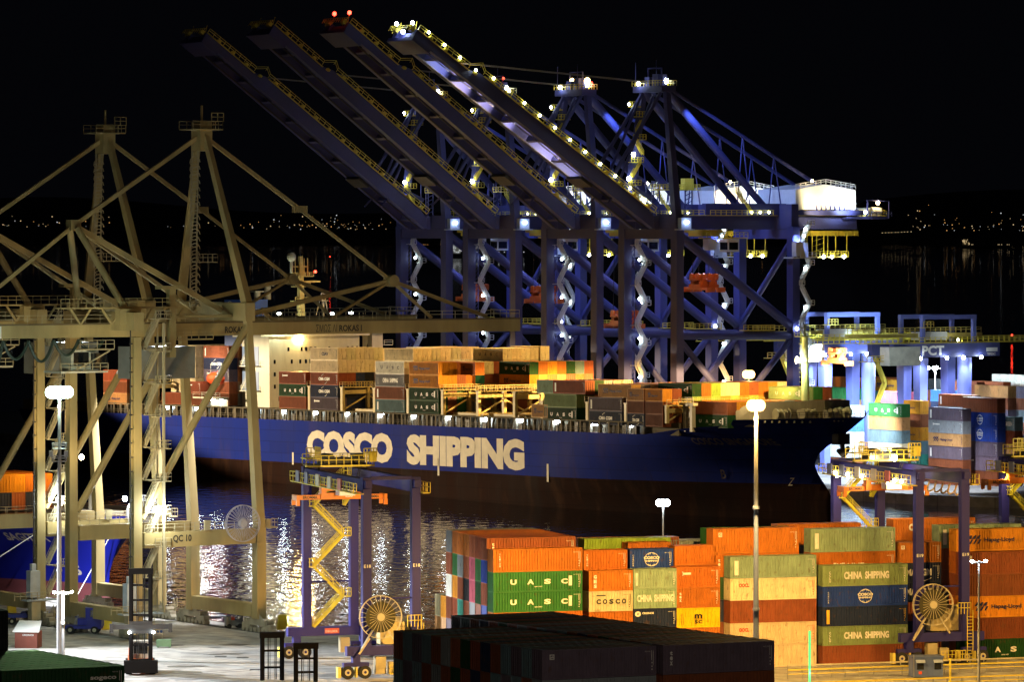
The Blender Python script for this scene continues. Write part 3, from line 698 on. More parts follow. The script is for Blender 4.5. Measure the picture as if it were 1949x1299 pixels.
b = MB(); b.bb(HS - 3.5, HS - .5, 13, 18.5, 36.2, 37); b.face([(HS - 3, 13, 30), (HS - 3, 15.5, 36), (HS - 3, 13, 36)]); b.bb(HS - 3, HS - 1, 14.5, 17.6, 30, 36.2); b.rail([(HS - .5, 13, 37), (HS - .5, 20.5, 37), (HS - 3.5, 20.5, 37)], t=.12); b.bb(HS - 3.6, HS - .4, 17.6, 20.6, 36.7, 37); b.bb(HS - 3, HS - 1, 18, 20.5, 33, 33.2); b.rail([(HS - 1, 18, 33.2), (HS - 1, 20.5, 33.2)], t=.12)
b.obj("bridge_wing", M_SHIPW, ship)
b = MB(); b.beam((HS - 4, -4, 39.4), (HS - 4, -4, 55), 1.5, 1.5, 0, .9, .9)
for z, w in ((44, 4.5), (47.5, 4), (50, 6)): b.bb(HS - 5.2, HS - 2.8, -4 - w / 2, -4 + w / 2, z, z + .2); b.rail([(HS - 2.8, -4 - w / 2, z), (HS - 2.8, -4 + w / 2, z)], 1, 1.2, .1)
b.bb(HS - 4.2, HS - 3.8, -5.5, 1.5, 48.6, 49); b.bb(HS - 4.2, HS - 3.8, -6, -2, 52.3, 52.6)
for y in (-5.5, -3, -2): b.beam((HS - 4, y, 50), (HS - 4, y, 54.5), .2)
b.obj("radar_mast", mat("mast_yellow_cream", (.62, .5, .2), .5), ship)
b = MB(); b.tube((HS - 4, -6.6, 50), (HS - 4, -6.6, 54), .35); b.ball((HS - 4, -6.6, 54.8), 1.2); b.obj("radome", M_SHIPW, ship)
b = MB(); b.ball((HS - 2.7, -.6, 51.2), .35); b.obj("warning_light", G_RED, ship)
b = MB(); b.beam((HS - 20, -10, 20), (HS - 20, -10, 44.5), 7, 9); b.obj("funnel", mat("funnel_blue", (.03, .09, .34), .5), ship)
b = MB(); globe(b, HS - 20, 42.5, 1.7, -14.62, False); b.bb(HS - 23.4, HS - 16.6, -14.56, -14.53, 39.6, 40.6); b.obj("funnel_emblem", M_SHIPW, ship)
b = MB()
for y, z in ((-2, 42), (1, 43.5)): b.tube((HS - 18, y - 6, 44.5), (HS - 18, y - 6, z + 4.5), .8); b.bb(HS - 19.3, HS - 16.7, y - 7.2, y - 4.8, z + 4.3, z + 4.6)
b.beam((HS - 10, 6, 39.4), (HS - 10, 6, 46), .5); b.beam((HS - 10.6, 8, 39.4), (HS - 10, 6.4, 46), .25); b.beam((HS - 10.6, 4, 39.4), (HS - 10, 5.6, 46), .25); b.bb(HS - 11, HS - 9, 5, 7, 44, 44.2)
b.parts("exhaust_stack", M_BEIGE, ship)
for x, y, z in ((-1, -12, 40.6), (-1, 3, 40.4), (-1, 8.5, 40.6)):
    b = MB(); b.beam((HS + x, y, 39.4), (HS + x, y, z), .15); b.obj("lamp_post", M_SHIPW, ship); b = MB(); b.ball((HS + x, y, z + .5), .55, 0, 8, 5, .5); b.obj("deck_lamp", G_WH, ship)
b = MB(); b.bb(HS + .3, HS + .9, -8, -6.4, 34.6, 35.2); b.obj("house_floodlight", G_SOD, ship)
spot(SHM @ Vector((HS + 1.2, -7, 35)), SHM @ Vector((-48, -10, 30)), 15000, SODIUM, 140, .6)
point(SHM @ Vector((HS + 2, -13, 39.0)), 3500, (.9, 1, .7))
# lifeboat and its davits
b = MB(); rings = []
for i in range(9):
    u = i / 8; x = HS - 24 + 8.4 * u; rr = 1.55 * (1 - abs(2 * u - 1) ** 3) ** .5 + .12
    rings.append([(x, -18.4 + rr * .95 * math.cos(t), 25.2 + rr * (1.05 if math.sin(t) > 0 else .9) * math.sin(t)) for t in [2 * math.pi * j / 12 for j in range(12)]])
for a, c in zip(rings, rings[1:]):
    for j in range(12): b.face([a[j], c[j], c[(j + 1) % 12], a[(j + 1) % 12]])
b.bb(HS - 18.6, HS - 17, -19.1, -17.7, 26.3, 27.1); b.obj("lifeboat", M_ORANGE, ship)
b = MB()
for x in (-22.6, -17.2): b.beam((HS + x, -16.5, 21.5), (HS + x, -16.5, 30), .4); b.beam((HS + x, -16.5, 30), (HS + x, -18.6, 28.6), .35); b.beam((HS + x, -18.6, 28.6), (HS + x, -18.6, 26.5), .12)
b.bb(HS - 27, HS - 14, -21.2, -15.4, 20.4, 20.8); b.rail([(HS - 27, -21.1, 20.8), (HS - 14, -21.1, 20.8)], t=.1); b.beam((HS - 26, -17, 30), (HS - 20, -17, 33), .5); b.beam((HS - 25, -17, 20.8), (HS - 25, -17, 33), .7)
b.stair((HS - 22, -19.8, 20.8), (HS - 17, -19.8, 24), .9, (0, 1, 0)); b.obj("lifeboat_davit", M_SHIPW, ship)
for x in (-25, -21, -17): b = MB(); b.ball((HS + x, -19, 19.9), .4); b.obj("deck_lamp", G_DECK, ship)
b = MB(); b.bb(HS - 28, HS - 14, -18.9, -18.7, 16, 20.4); b.obj("passage_bulkhead", M_SHIPW, ship)
point(SHM @ Vector((HS - 18, -23, 29)), 2500, (1, .95, .8))
# deck side: coaming, stanchions, side passage with a lamp in each bay
b = MB(); b.bb(-150, 96, -19.0, 19.0, 15.9, 18.5); b.bb(-196, -150, -19, 19, 15.9, 18.5)
b.obj("hatch_coaming", mat("coaming_beige", (.13, .115, .08), .8, streak=.4, spec=.1), ship)
b = MB(); rnd = random.Random(4); s = -150.0
while s < 84:
    b.bb(s, s + .5, -21.3, -20.7, 16, 18.6)
    for q in range(rnd.choice([1, 2, 3])): x = s + 1 + rnd.random() * 2.4; b.beam((x, -20.6, 16), (x + rnd.uniform(-.6, .6), -20.4, 18.4), rnd.uniform(.2, .5), .3)
    if rnd.random() < .6: b.bb(s + 1.2, s + 1.2 + rnd.uniform(.6, 1.6), -20.9, -20.0, 16, 16 + rnd.uniform(.9, 2.2), 1)
    s += 3.55
b.rail([(-150, -21.3, 16), (84, -21.3, 16)], 1.1, 1.9, .09, 0)
b.obj("side_stanchions", [mat("stanchion_dull", (.17, .15, .11), .8, streak=.4, spec=.1), M_DARKST], ship)
b = MB(); b.bb(-150, 86, -21.35, -19, 18.35, 18.6); b.obj("container_girder", mat("coaming_beige", (.24, .21, .14)), ship)
LIGHT_PX = [316, 371, 480, 537, 595.5, 658.6, 721.7, 785, 851, 919, 986.5, 1056, 1128, 1200]
for px in LIGHT_PX:
    s = ship_s(px); b = MB(); b.bb(s - .45, s + .45, -21.0, -20.2, 17.5, 18.2); b.obj("deck_lamp", G_DECK, ship)
    b = MB(); b.bb(s - .5, s + .5, -19.12, -19.02, 16.1, 18.1); b.obj("lit_doorway", mat("doorway_grey", (.30, .32, .32), .5), ship)
# lashing bridges in the gaps between bays
BAY = {k: ship_s(px) for k, px in dict(a3=204, a2=300, a1=371, k0=531, k1=591, k2=653, k3=715, k4=779, k5=845, k6=912, k7=982, k8=1035, k9=1121, k10=1194, k10b=1229).items()}
def bridge(s, z, n=6):
    b = MB()
    for i in range(n + 1):
        y = -20.6 + i * 41.2 / n; b.beam((s, y, 18.5), (s, y, z), .7, .9)
        if i < n: b.beam((s, y, z - 1.2), (s, y + 41.2 / n, z - 1.2), .35, .9); b.beam((s, y + .4, 22 if i % 2 else 19), (s, y + 41.2 / n - .4, 19 if i % 2 else 22), .3)
    b.bb(s - .7, s + .7, -21, 21, z - .25, z); b.rail([(s - .7, -21, z), (s - .7, 21, z)], 1.1, 1.5, .1); b.rail([(s + .7, -21, z), (s + .7, 21, z)], 1.1, 1.5, .1)
    return b.obj("lashing_bridge", mat("lashing_yellow", (.50, .40, .16), .55, streak=.3), ship)
for k, z in (('k1', 24.2), ('k2', 24.2), ('k3', 24.2), ('k4', 24.2), ('k5', 24.2), ('k6', 24.2), ('k7', 24.2), ('k8', 22.5), ('k9', 22.5), ('k10', 22.5), ('a1', 24.2), ('a2', 24.2)): bridge(BAY[k] - 1.15, z)
bridge(93.9, 22.3)
b = MB(); s = 95.6
b.bb(s, s + 5, -18.6, -17.4, 22.2, 22.8); b.bb(s + 1.2, s + 2, -18.5, -17.6, 16.8, 22.2); b.bb(s + 3.6, s + 4.4, -18.5, -17.6, 16.8, 22.2); b.beam((s + 1.6, -18.1, 17.5), (s + 4, -18.1, 21.5), .6); b.rail([(s, -18.6, 22.8), (s + 5, -18.6, 22.8)], 1.1, 1, .12)
b.obj("gangway_frame", M_BEIGE, ship)
b = MB()
for k, s_len in (('k5', 12.2), ('k6', 12.2), ('k7', 12.2), ('k2', 12.2)): b.bb(BAY[k], BAY[k] + s_len, -18.8, 18.6, 18.52, 19.1)
b.obj("hatch_cover", mat("hatch_cream", (.46, .38, .20), .6), ship)
# forecastle: breakwater, windlasses, mast, fairleads, anchor
b = MB(); b.face([(107, -14.5, 18), (113, -13, 18), (113, -13, 21.4), (109.5, -14, 21.4)]); b.face([(113, -13, 18), (121, 0, 18), (121, 0, 23.4), (113, -13, 23.0)]); b.face([(121, 0, 18), (113, 13, 18), (113, 13, 23.0), (121, 0, 23.4)])
b.face([(109, -14, 19), (113, -13, 19), (113, -13, 23.0), (110.2, -13.6, 21.8)])
b.obj("breakwater", M_BEIGE, ship)
b = MB(); rnd = random.Random(9)
for s, y in ((117, -8), (119, -3.5), (122, -5), (121, 3), (124, 2), (118, 7), (126, -2), (116, -4)):
    b.tube((s, y - 1.6, 20.6), (s, y + 1.6, 20.6), .55, 10); 
    for q in (-1.6, -.4, .9, 1.6): b.tube((s, y + q - .08, 20.6), (s, y + q + .08, 20.6), rnd.uniform(.95, 1.35), 12)
    b.bb(s - .8, s + .8, y - 1.8, y + 1.8, 19.2, 19.9); b.bb(s + .7, s + 1.7, y - .5, y + .5, 19.2, 21)
for i in range(14): s = rnd.uniform(115, 129); y = rnd.uniform(-1, 1) * max(1, (131 - s) * .55); b.tube((s, y, 19.2), (s, y, 20.2 + rnd.random() * .6), .28, 8)
b.obj("windlass", mat("winch_grey_cream", (.38, .35, .22), .5), ship)
b = MB(); b.rail([(130.5, -3.0, 20.1), (133.6, -.6, 20.2), (133.8, .6, 20.2), (130.5, 3, 20.1)], 1.2, 1, .1); b.rail([(122, -9.6, 19.9), (130.5, -3.0, 20.1)], 1.1, 1.6, .09); b.beam((133.8, 0, 20), (135.6, 0, 21.5), .12); b.obj("bow_railing", M_DARKST, ship)
fm = ship_s(1535, 21.4)
b = MB(); b.tube((fm, 0, 19), (fm, 0, 36.5), .95, 14, 0, .62); b.bb(fm - 1.2, fm + 1.2, -1.6, 1.6, 31, 31.2); b.rail([(fm - 1.2, -1.6, 31.2), (fm + 1.2, -1.6, 31.2), (fm + 1.2, 1.6, 31.2)], 1, .8, .1); b.bb(fm - 1.1, fm + 1.1, -1.9, 1.9, 36.4, 36.6); b.rail([(fm - 1.1, -1.9, 36.6), (fm + 1.1, -1.9, 36.6), (fm + 1.1, 1.9, 36.6)], 1, .8, .1)
b.tube((fm, 0, 36.5), (fm, 0, 39), .25, 8); b.bb(fm - .3, fm + .3, -1.6, 1.6, 38.2, 38.4)
for z in range(20, 36): b.bb(fm - .95, fm - .8, -.9, -.6, z, z + .08)
b.obj("foremast", M_MASTGR, ship)
for dx, dy, z, g in ((-.2, -1.7, 31.7, G_SOD), (.9, -1.2, 31.6, G_WH), (-1.2, -1.2, 32, G_WARM)): b = MB(); b.ball((fm + dx, dy, z), .33); b.obj("mast_lamp", g, ship)
point(SHM @ Vector((fm - 1.5, -2.2, 31)), 9000, (1, .66, .25)); point(SHM @ Vector((114, -19, 27)), 5000, (1, .72, .34)); spot(SHM @ Vector((fm - 1.4, -2.4, 31.4)), SHM @ Vector((95, -6, 24)), 60000, SODIUM, 130, .5, .4, .35); point(SHM @ Vector((fm + 1, -2.5, 30)), 2500, (.75, 1, .55))  # the point off the near bow side is added to brighten the breakwater
b = MB()
for i in range(7): s = 116.2 + i * 1.35; z = 18.9; b.bb(s, s + .5, -half_c(s, z) - .12, -half_c(s, z) + .1, z, z + .42)
for i in range(3): s = 128.6 + i * .7; z = 19.2; b.bb(s, s + .3, -half_c(s, z) - .12, -half_c(s, z) + .1, z, z + .35)
b.obj("fairlead", M_BEIGE, ship)
b = MB(); s = 123.5; s = 126.6; b.bb(s - 1.2, s + 1.0, -1.6, 1.4, 14.4, 16.6); b.beam((s, 0, 15), (s + .6, 0, 12.2), .7); b.beam((s - 1.2, 0, 13.2), (s + .6, 0, 12.0), .7); b.beam((s + 2.2, 0, 13.8), (s + .6, 0, 12.0), .7)
b.obj("anchor", M_DARKST, ship)
on_hull("B", 99.3, 100.3, 6.8, 1.9, M_FAINT, "hull_mark", .02); on_hull("Z", 113.6, 114.5, 5.6, 1.6, M_LETTER, "hull_mark", 0)
# containers on deck: every bay is seen from the near side and from the bow
def deck_box(s, row, tier, L, col, kind=None, desc='', base=18.75, h=2.9, reefer=False, doors=None):
    c = SHM @ Vector((s + L / 2, -21.2 + row * 2.5 + CWD / 2, base + (tier - 1) * h))
    return container(frameM((0, 0, 0), 0) @ Matrix.Translation(c) @ SHM.to_3x3().to_4x4(), L, col, kind,
              '%s container%s, %s tier, %s row, %s' % (CNAME[col], ' with ' + LDESC[kind] if kind else '', ORD[tier - 1], ORD[row], desc), 'containers on the blue ship', doors, (h - .015) / CH, False, reefer)
def stack(s, row, tiers, desc, first=1, L=L40, base=18.75, h=2.9, reefer=(), doors=None):
    for i, t in enumerate(tiers):
        if t is None: continue
        col, kind = t if isinstance(t, tuple) else (t, None)
        deck_box(s, row, first + i, L, col, kind, desc, base, h, (first + i) in reefer, doors if not ((first + i) in reefer) else 1)
bw = ['first bay before the house', 'second bay before the house', 'third bay before the house', 'fourth bay before the house', 'fifth bay before the house', 'sixth bay before the house']
stack(BAY['k0'], 0, ['rust', ('dkgreen', 'uascbar'), ('redbrown', 'ten')], bw[0])
stack(BAY['k0'], 1, ['brown', 'black', 'brown'], bw[0])
stack(BAY['k1'], 0, [('purple', 'ten'), ('navy', 'cma'), ('redbrown', 'cma'), 'cream', ('cream', 'csav')], bw[1], reefer=(4, 5))
for r_, cols in ((1, ['navy', 'black', 'redbrown', 'cream', 'cream']), (2, ['navy', 'navy', 'navy', 'cream', 'cream']), (3, ['black', 'purple', 'black', 'cream', 'cream']), (4, ['brown', 'redbrown', 'purple', 'cream', 'cream'])): stack(BAY['k1'], r_, cols, bw[1], reefer=(4, 5))
for r_ in (5, 6): stack(BAY['k1'] - .2, r_, ['cream', 'cream'], bw[1], first=4, reefer=(4, 5), h=2.84)
stack(BAY['k1'] + 1, 7, ['rust', 'rust', 'rust', 'rust'], bw[1])
stack(BAY['k3'], 0, [('bluegrey', 'bar'), ('rust', 'bar'), ('grey', 'china'), ('white', 'uascw')], bw[3])
for r_ in (1, 2, 3, 4): stack(BAY['k3'], r_, ['green' if r_ > 1 else 'brown', 'dkgreen', 'white', 'cream'], bw[3], first=2, reefer=(4, 5))
for r_ in (7, 8, 9, 10, 11): stack(BAY['k2'], r_, ['white', ('cream' if r_ != 7 else 'white')], bw[2], first=4, reefer=(4, 5))
stack(BAY['k4'], 0, [('dkgreen', 'uascbar'), ('dkgreen', 'uascbar'), ('hapag', 'hapag'), ('hapag', 'hapag')], bw[4], doors=1)
for r_, cols in ((1, ['brown', 'rust', 'hapag', 'hapag']), (2, ['green', 'green', 'rust', 'orange']), (3, ['grey', 'grey', 'orange', 'redbrown']), (4, ['rust', 'orange', 'teal', 'cream']), (5, ['brown', 'teal', 'rust', 'cream']), (6, ['brown', 'orange', 'brown', 'rust'])): stack(BAY['k4'], r_, cols, bw[4], doors=1)
stack(BAY['k4'] + 13.6, 2, [('orange', 'hapag')], 'by fifth lashing bridge', first=4, L=L20, doors=1)
for r_ in (7, 8, 9, 10): stack(BAY['k4'], r_, ['cream', (('cream', 'uascw') if r_ == 7 else 'cream')], bw[4], first=4, reefer=(4, 5))
stack(BAY['k4'] + .5, 11, ['cream', 'cream'], bw[4], first=4, reefer=(4, 5), h=2.97)
stack(BAY['k5'], 6, ['rust', 'brown', ('hapag', 'hapag'), ('dkgreen', 'uascbar')], bw[5])
for r_, cols in ((7, ['rust', 'orange', 'hapag', 'orange']), (8, ['brown', 'rust', 'orange', 'hapag']), (9, ['brown', 'orange', 'tan', 'orange']), (10, ['brown', 'rust', 'redbrown', 'dkgreen']), (11, ['brown', 'rust', 'orange', 'bluegrey']), (12, ['brown', 'redbrown', 'rust', 'redbrown'])): stack(BAY['k5'], r_, cols[1:], bw[5], first=2, doors=1)
for r_, cols in ((7, ['brown', 'green']), (9, ['redbrown', 'dkgreen']), (11, ['rust', 'brown'])): stack(BAY['k6'], r_, cols, 'bay behind hatch covers', doors=1)
stack(BAY['k7'] + 6.13, 0, [('tan', 'hapag')], 'short, beside lashing bridge', L=L20)
n_ = ['bay past open hatches', 'next bay past open hatches', 'short bay near bow', 'bay behind windlasses']
stack(BAY['k8'] + .2, 0, [('dkgreen', 'uascbar'), ('olive', None)], n_[0], base=18.2)
stack(BAY['k8'], 1, ['brown', 'black', ('redbrown', 'bar')], n_[0], base=18.2, doors=1)
stack(BAY['k8'] - 6.3, 1, ['pale'], 'short, behind the brown one', first=3, L=L20, base=18.2, doors=1)
for r_, c in ((2, 'dkgreen'), (3, 'purple'), (4, 'brown'), (5, 'rust')): stack(BAY['k8'], r_, ['brown', c], n_[0], first=2, base=18.2, doors=1)
stack(BAY['k9'], 0, [('navy', 'cma'), ('purple', 'bar')], n_[1], base=17.75)
stack(BAY['k9'], 1, ['navy', 'brown', ('tan', 'hapag')], n_[1], base=17.75, h=2.85, doors=1)
for r_, c in ((2, 'purple'), (3, 'tan'), (4, 'rust'), (5, 'orange'), (6, 'brown'), (7, 'tan'), (8, 'orange')): stack(BAY['k9'], r_, [c], n_[1], first=3, base=17.75, h=2.85, doors=1)
stack(BAY['k10'], 0, [('navy', 'cma'), 'brown', ('tan', 'hapag')], n_[2] + ', aft', L=L20, base=17.7, h=2.65)
stack(BAY['k10b'], 0, ['brown', 'brown', ('hapag', 'hapag')], n_[2] + ', forward', L=L20, base=17.7, h=2.65, doors=1)
stack(BAY['k10b'], 1, ['brown', 'hapag', 'redbrown'], n_[2] + ', forward', L=L20, base=17.7, h=2.65, doors=1)
for r_, c in enumerate(['dkgreen', 'orange', 'lime', 'cream', 'cream', 'orange', 'rust', 'orange', 'hapag', 'cream']):
    k = r_ + 3; stack(81.4, k, [('hapag' if r_ % 2 else 'lime'), (c, 'uascbar') if r_ == 0 else c], 'long, behind short pair', first=2, base=18.4, h=2.75, doors=1)
for r_, c in enumerate(['brown', 'hapag', 'brown', 'rust', 'orange', 'tan', 'grey', 'rust', 'purple', 'brown', 'redbrown', 'rust']):
    k = r_ + 2; lo = [('dkgreen', 'uascbar')] if r_ == 0 else []
    stack(97, k, lo + [c], n_[3], first=1 if lo else 2, base=17.7, h=2.7, doors=1)
for r_, c in ((10, ('olive', 'uascbar')), (11, 'green'), (12, 'rust')): stack(97, r_, [c], n_[3], first=3, base=17.7, h=2.7, doors=1)
stack(BAY['a1'], 1, ['brown', 'rust', ('purple', 'ten'), ('navy', 'cma'), ('rust', 'bar')], 'bay abaft the house', doors=1)
for r_, cols in ((2, ['tan', 'orange', 'brown', 'orange']), (3, ['purple', 'purple', 'orange', 'cream']), (4, ['rust', 'brown', 'cream', 'orange']), (5, ['brown', 'orange', 'rust', 'orange'])): stack(BAY['a1'], r_, cols, 'bay abaft the house', first=2, doors=1)
stack(BAY['a1'] - 3.4, 0, ['brown', ('redbrown', 'ten')], 'bay abaft the house', L=L20, doors=1)
for r_ in range(2, 8): stack(BAY['a2'] - 2, r_, ['cream', 'cream', 'cream', 'cream'] if r_ < 5 else ['white', 'cream'], 'second bay abaft the house', first=2 if r_ < 5 else 4, reefer=(2, 3, 4, 5))
stack(BAY['a2'] + 2, 0, ['redbrown'], 'second bay abaft the house')
stack(BAY['a3'] - 2, 0, [('tan', 'hapag'), 'brown', 'redbrown'], 'aftermost seen bay', base=18.2)
# ------------------------------------------------------------------ the second ship at the old pier
hull2 = mat("bright_blue_paint", (.014, .022, .42), .4, var=.12, scale=.06)
B3 = 16.0; tip = 74.0
c2 = gx(RAIL, tip, 20.5)
sh2 = empty("container_ship", c2, SROT, "bright blue ship with white bow name, moored behind the old cranes", "ship", "moored ships")
STEM2 = [(-3, -6), (0, -7), (4, -8), (8, -6), (11, -3.5), (14, 0)]
def half_2(s, z): return hull_half(s, z, B3, STEM2, -75, -38, 0, 13, -230, 40, 14)
def top_2(s): return 13.8 + max(0, (s + 30) * .02)
build_hull(sh2, [-230, -215, -200, -180, -150, -120, -90, -75, -65, -55, -48, -42, -36, -30, -25, -20, -16, -12, -9, -6, -4, -2, 0], [-3, 0, 1.5, 3, 5, 7, 9, 11, 12.6], top_2, half_2, STEM2, 3.0, (hull2, mat("boot_rose", (.24, .07, .08), .6, var=.3, scale=.1)), M_DECK)
def on_hull2(st, s0, s1, z0, h, nm):
    vs, fs, w = text_geo(st, .03); b = MB(); sx = (s1 - s0) / w
    b.v = [(s0 + a * sx, -half_2(s0 + a * sx, z0 + c * h) - .1, z0 + c * h) for a, c in vs]; b.f = list(fs); b.m = [0] * len(fs); b.obj(nm, M_LETTER, sh2)
on_hull2("SAGITTA", -21.6, -14.2, 9.7, 1.35, "lettering"); on_hull2("ე" if False else "5", -13.5, -12.2, 4.2, 1.6, "hull_mark")
b = MB(); b.rail([(-60, -14.5, 13.8), (-30, -12.5, 13.8), (-14, -6.5, 13.9), (0, 0, 14)], 1.1, 2, .09); b.tube((-14, 0, 13.8), (-14, 0, 19), .3); b.bb(-24, -10, -4, 4, 13.8, 14.6); b.obj("bow_railing", M_BEIGE, sh2)
b = MB()
for p, q in (((-14, -6.5, 13), (-20, -22, 2.6)), ((-40, -13, 12), (-70, -20, 3)), ((-3, -1.5, 12.5), (14, -18, 2.8))): b.tube(p, q, .09, 5)
b.parts("mooring_line", mat("rope_pale", (.5, .5, .45), .8), sh2)
SM2 = Matrix.Translation(c2) @ Matrix.Rotation(SROT, 4, 'Z')
for i, (s, row, tiers) in enumerate(((-37, 1, [None, ('hapag', 'hapag')]), (-37, 0, ['purple']), (-37, 2, [None, 'hapag']), (-37, 3, [None, 'orange']), (-37, 4, ['brown', 'orange']), (-51, 0, ['bluegrey', ('white', 'hapag')]), (-51, 1, ['grey', 'tan']), (-51, 2, [None, 'redbrown']), (-65, 0, ['bluegrey', ('white', 'uascw')]), (-65, 1, ['brown', 'tan']), (-79, 0, ['grey', 'rust', 'brown']))):
    for k, t in enumerate(tiers):
        if t is None: continue
        col, kind = t if isinstance(t, tuple) else (t, None)
        p = SM2 @ Vector((s + 6.1, -12.4 + row * 2.5, 14.3 + k * 2.95))
        container(frameM(p, SROT), L40, col, kind, '%s container on the bright blue ship, %s bay, %s row, %s tier' % (CNAME[col], ORD[int((-37 - s) / 14)], ORD[row], ORD[k]), 'containers on the bright blue ship', 1)
spot(SM2 @ Vector((-20, -3, 24)), SM2 @ Vector((-36, -8, 17)), 9000, SODIUM, 120, .6)
M_PUR = mat("crane_violet_blue", (.050, .056, .205), .6, var=.25, scale=.15, streak=.08)
M_CAB = mat("cabin_white", (.72, .73, .72), .45, var=.1); M_LTH = mat("house_white", (.80, .79, .74), .5, var=.1); M_CABLE = mat("cable_black", (.02, .02, .02), .6); M_ROPE = mat("rope_grey", (.16, .15, .13), .6); M_SPR = mat("spreader_orange", (.62, .13, .02), .45)
M_BLUEBOX = mat("cabin_pale_blue", (.38, .45, .62), .4)
# ------------------------------------------------------------------ the four big quay cranes (x inland, y away from the bow)
NROT = math.atan2(NY, NX)
HINGE = (-2.5, 0, 60.5)
def sts_parts(root):
    LZ = 61.0; G = 33.0; hy = 10.2
    for x in (0, G):
        for y in (-hy, hy):
            b = MB(); b.beam((x, y, 5), (x, y, LZ), 2.3, 2.0, 0, 2.3, 2.0); b.bb(x - 1.4, x + 1.4, y - 1.5, y + 1.5, 3.6, 5.2)
            b.obj("leg", M_PUR, root)
    for y in (-hy, hy):
        b = MB(); b.tube((1, y, 36.4), (G - 1, y, 36.0), .95, 12); b.obj("tie_tube", M_PUR, root)
        b = MB(); b.tube((.5, y, 59.0), (G - .8, y, 38.2), 1.05, 12); b.obj("diagonal_brace", M_PUR, root)
        b = MB(); b.tube((1, y, 35), (G / 2, y, 19), .75, 10); b.tube((G - 1, y, 35), (G / 2, y, 19), .75, 10); b.obj("lower_brace", M_PUR, root)
        b = MB(); b.bb(1, G - 1, y - .9, y + .9, 16.5, 18.6); b.obj("portal_beam", M_PUR, root)
        b = MB(); b.rail([(G * .55, y - .8, 37.4), (G * .82, y - .8, 37.4)], 1.1, 1.2, .12); b.bb(G * .55, G * .82, y - .9, y + .9, 37.2, 37.4); b.obj("tie_walkway", M_YEL, root)
    for x in (0, G):
        b = MB(); b.bb(x - 1, x + 1, -hy + 1, hy - 1, 4.2, 5.8); b.bb(x - .8, x + .8, -hy + 1, hy - 1, 58.2, 60.4); b.parts("sill_beam", M_PUR, root)
        b = MB()
        for y in (-hy, hy):
            for q in (-3.2, -1, 1.2, 3.4): b.tube((x - .3, y + q, QZ + .6), (x + .3, y + q, QZ + .6), .6, 10)
            b.bb(x - .5, x + .5, y - 4.2, y + 4.4, QZ + .9, 3.7)
        b.obj("bogie", M_DARKST, root)
    b = MB(); b.tube((G, -hy, 58.5), (G, hy, 38), .7); b.obj("rear_brace", M_PUR, root)
    # twin main girders
    for y in (-3.7, 3.7):
        b = MB(); b.bb(-2.2, 56, y - .9, y + .9, 60.42, 63.6); b.obj("main_girder", M_PUR, root)
    b = MB()
    for x in (-1, 12, 22, 33, 44, 55.5): b.bb(x - .5, x + .5, -2.79, 2.79, 61.8, 63.3)
    b.bb(-1, 1.2, -hy - .8, -4.6, 60.45, 63.8); b.bb(-1, 1.2, 4.6, hy + .8, 60.45, 63.8); b.bb(G - 1, G + 1, -hy - .6, -4.6, 60.45, 66.2); b.bb(G - 1, G + 1, 4.6, hy + .6, 60.45, 66.2)
    b.bb(11, 34, -6.2, -4.7, 63.65, 66.3); b.parts("cross_beam", M_PUR, root)
    b = MB(); b.rail([(2, -5.6, 63.7), (11, -5.6, 63.7)], 1.1, 1.4, .11); b.rail([(12, -6.6, 63.65), (30, -6.6, 63.65)], 1.1, 1.5, .11); b.rail([(36, -5.6, 63.7), (64, -5.6, 63.7)], 1.1, 1.5, .11); b.bb(2, 64, -5.7, -4.65, 63.5, 63.64)
    b.stair((24, -6, 63.7), (20, -6, 69), .8, (0, 1, 0), 0, .1)
    b.obj("girder_walkway", M_YEL, root)
    # A frame, stays
    AX, AZ = 1.2, 92.5
    for y, ya in ((-hy, -4.4), (hy, 4.4)):
        b = MB(); b.beam((0, y, LZ), (AX, ya, AZ), 1.9, 1.7, 0, 1.3, 1.2); b.obj("mast_leg", M_PUR, root)
        b = MB(); b.tube((AX, ya, AZ - .5), (29, y * .48, 65.2), .95, 12, 0, .8); b.obj("back_leg", M_PUR, root)
        b = MB(); b.tube((AX + .5, ya, AZ), (52, y * .42, 67), .42, 10); b.obj("backstay", M_PUR, root)
        b = MB()
        for fx in (.42, .6): p = Vector((AX + .5, ya, AZ)).lerp(Vector((52, y * .42, 67)), fx); b.tube(p, (p.x - 1.6, p.y, 65), .14, 6); b.tube(p, (p.x + 2.2, p.y, 65), .14, 6)
        b.obj("stay_hanger", M_PUR, root)
        # folded forestay: two bars down to the knee, then along the raised boom
        b = MB(); kx, kz = -13.5, 72; b.beam((AX - 1, ya * .8, AZ - 1), (kx, ya * .9, kz), .55, .7); b.beam((AX - 2.2, ya * .55, AZ - 1.5), (kx + 2, ya * .6, kz - 2.5), .4, .5); b.beam((kx, ya * .9, kz), (-2.8, ya * .9, 67.5), .7, .8); b.beam((kx, ya * .9, kz), (-30, ya * .86, 83.5), .55, .6); b.beam((kx + 2, ya * .6, kz - 2.5), (kx - 1.2, ya * .9, kz - 6), .35, .4)
        b.obj("forestay", M_PUR, root)
    for q in (-1.6, -.8, .8, 1.6):
        b = MB(); b.tube((AX - 2.2, q, AZ + 1.4), (-51.6, q, 97.2), .045, 5); b.obj("boom_rope", M_ROPE, root)
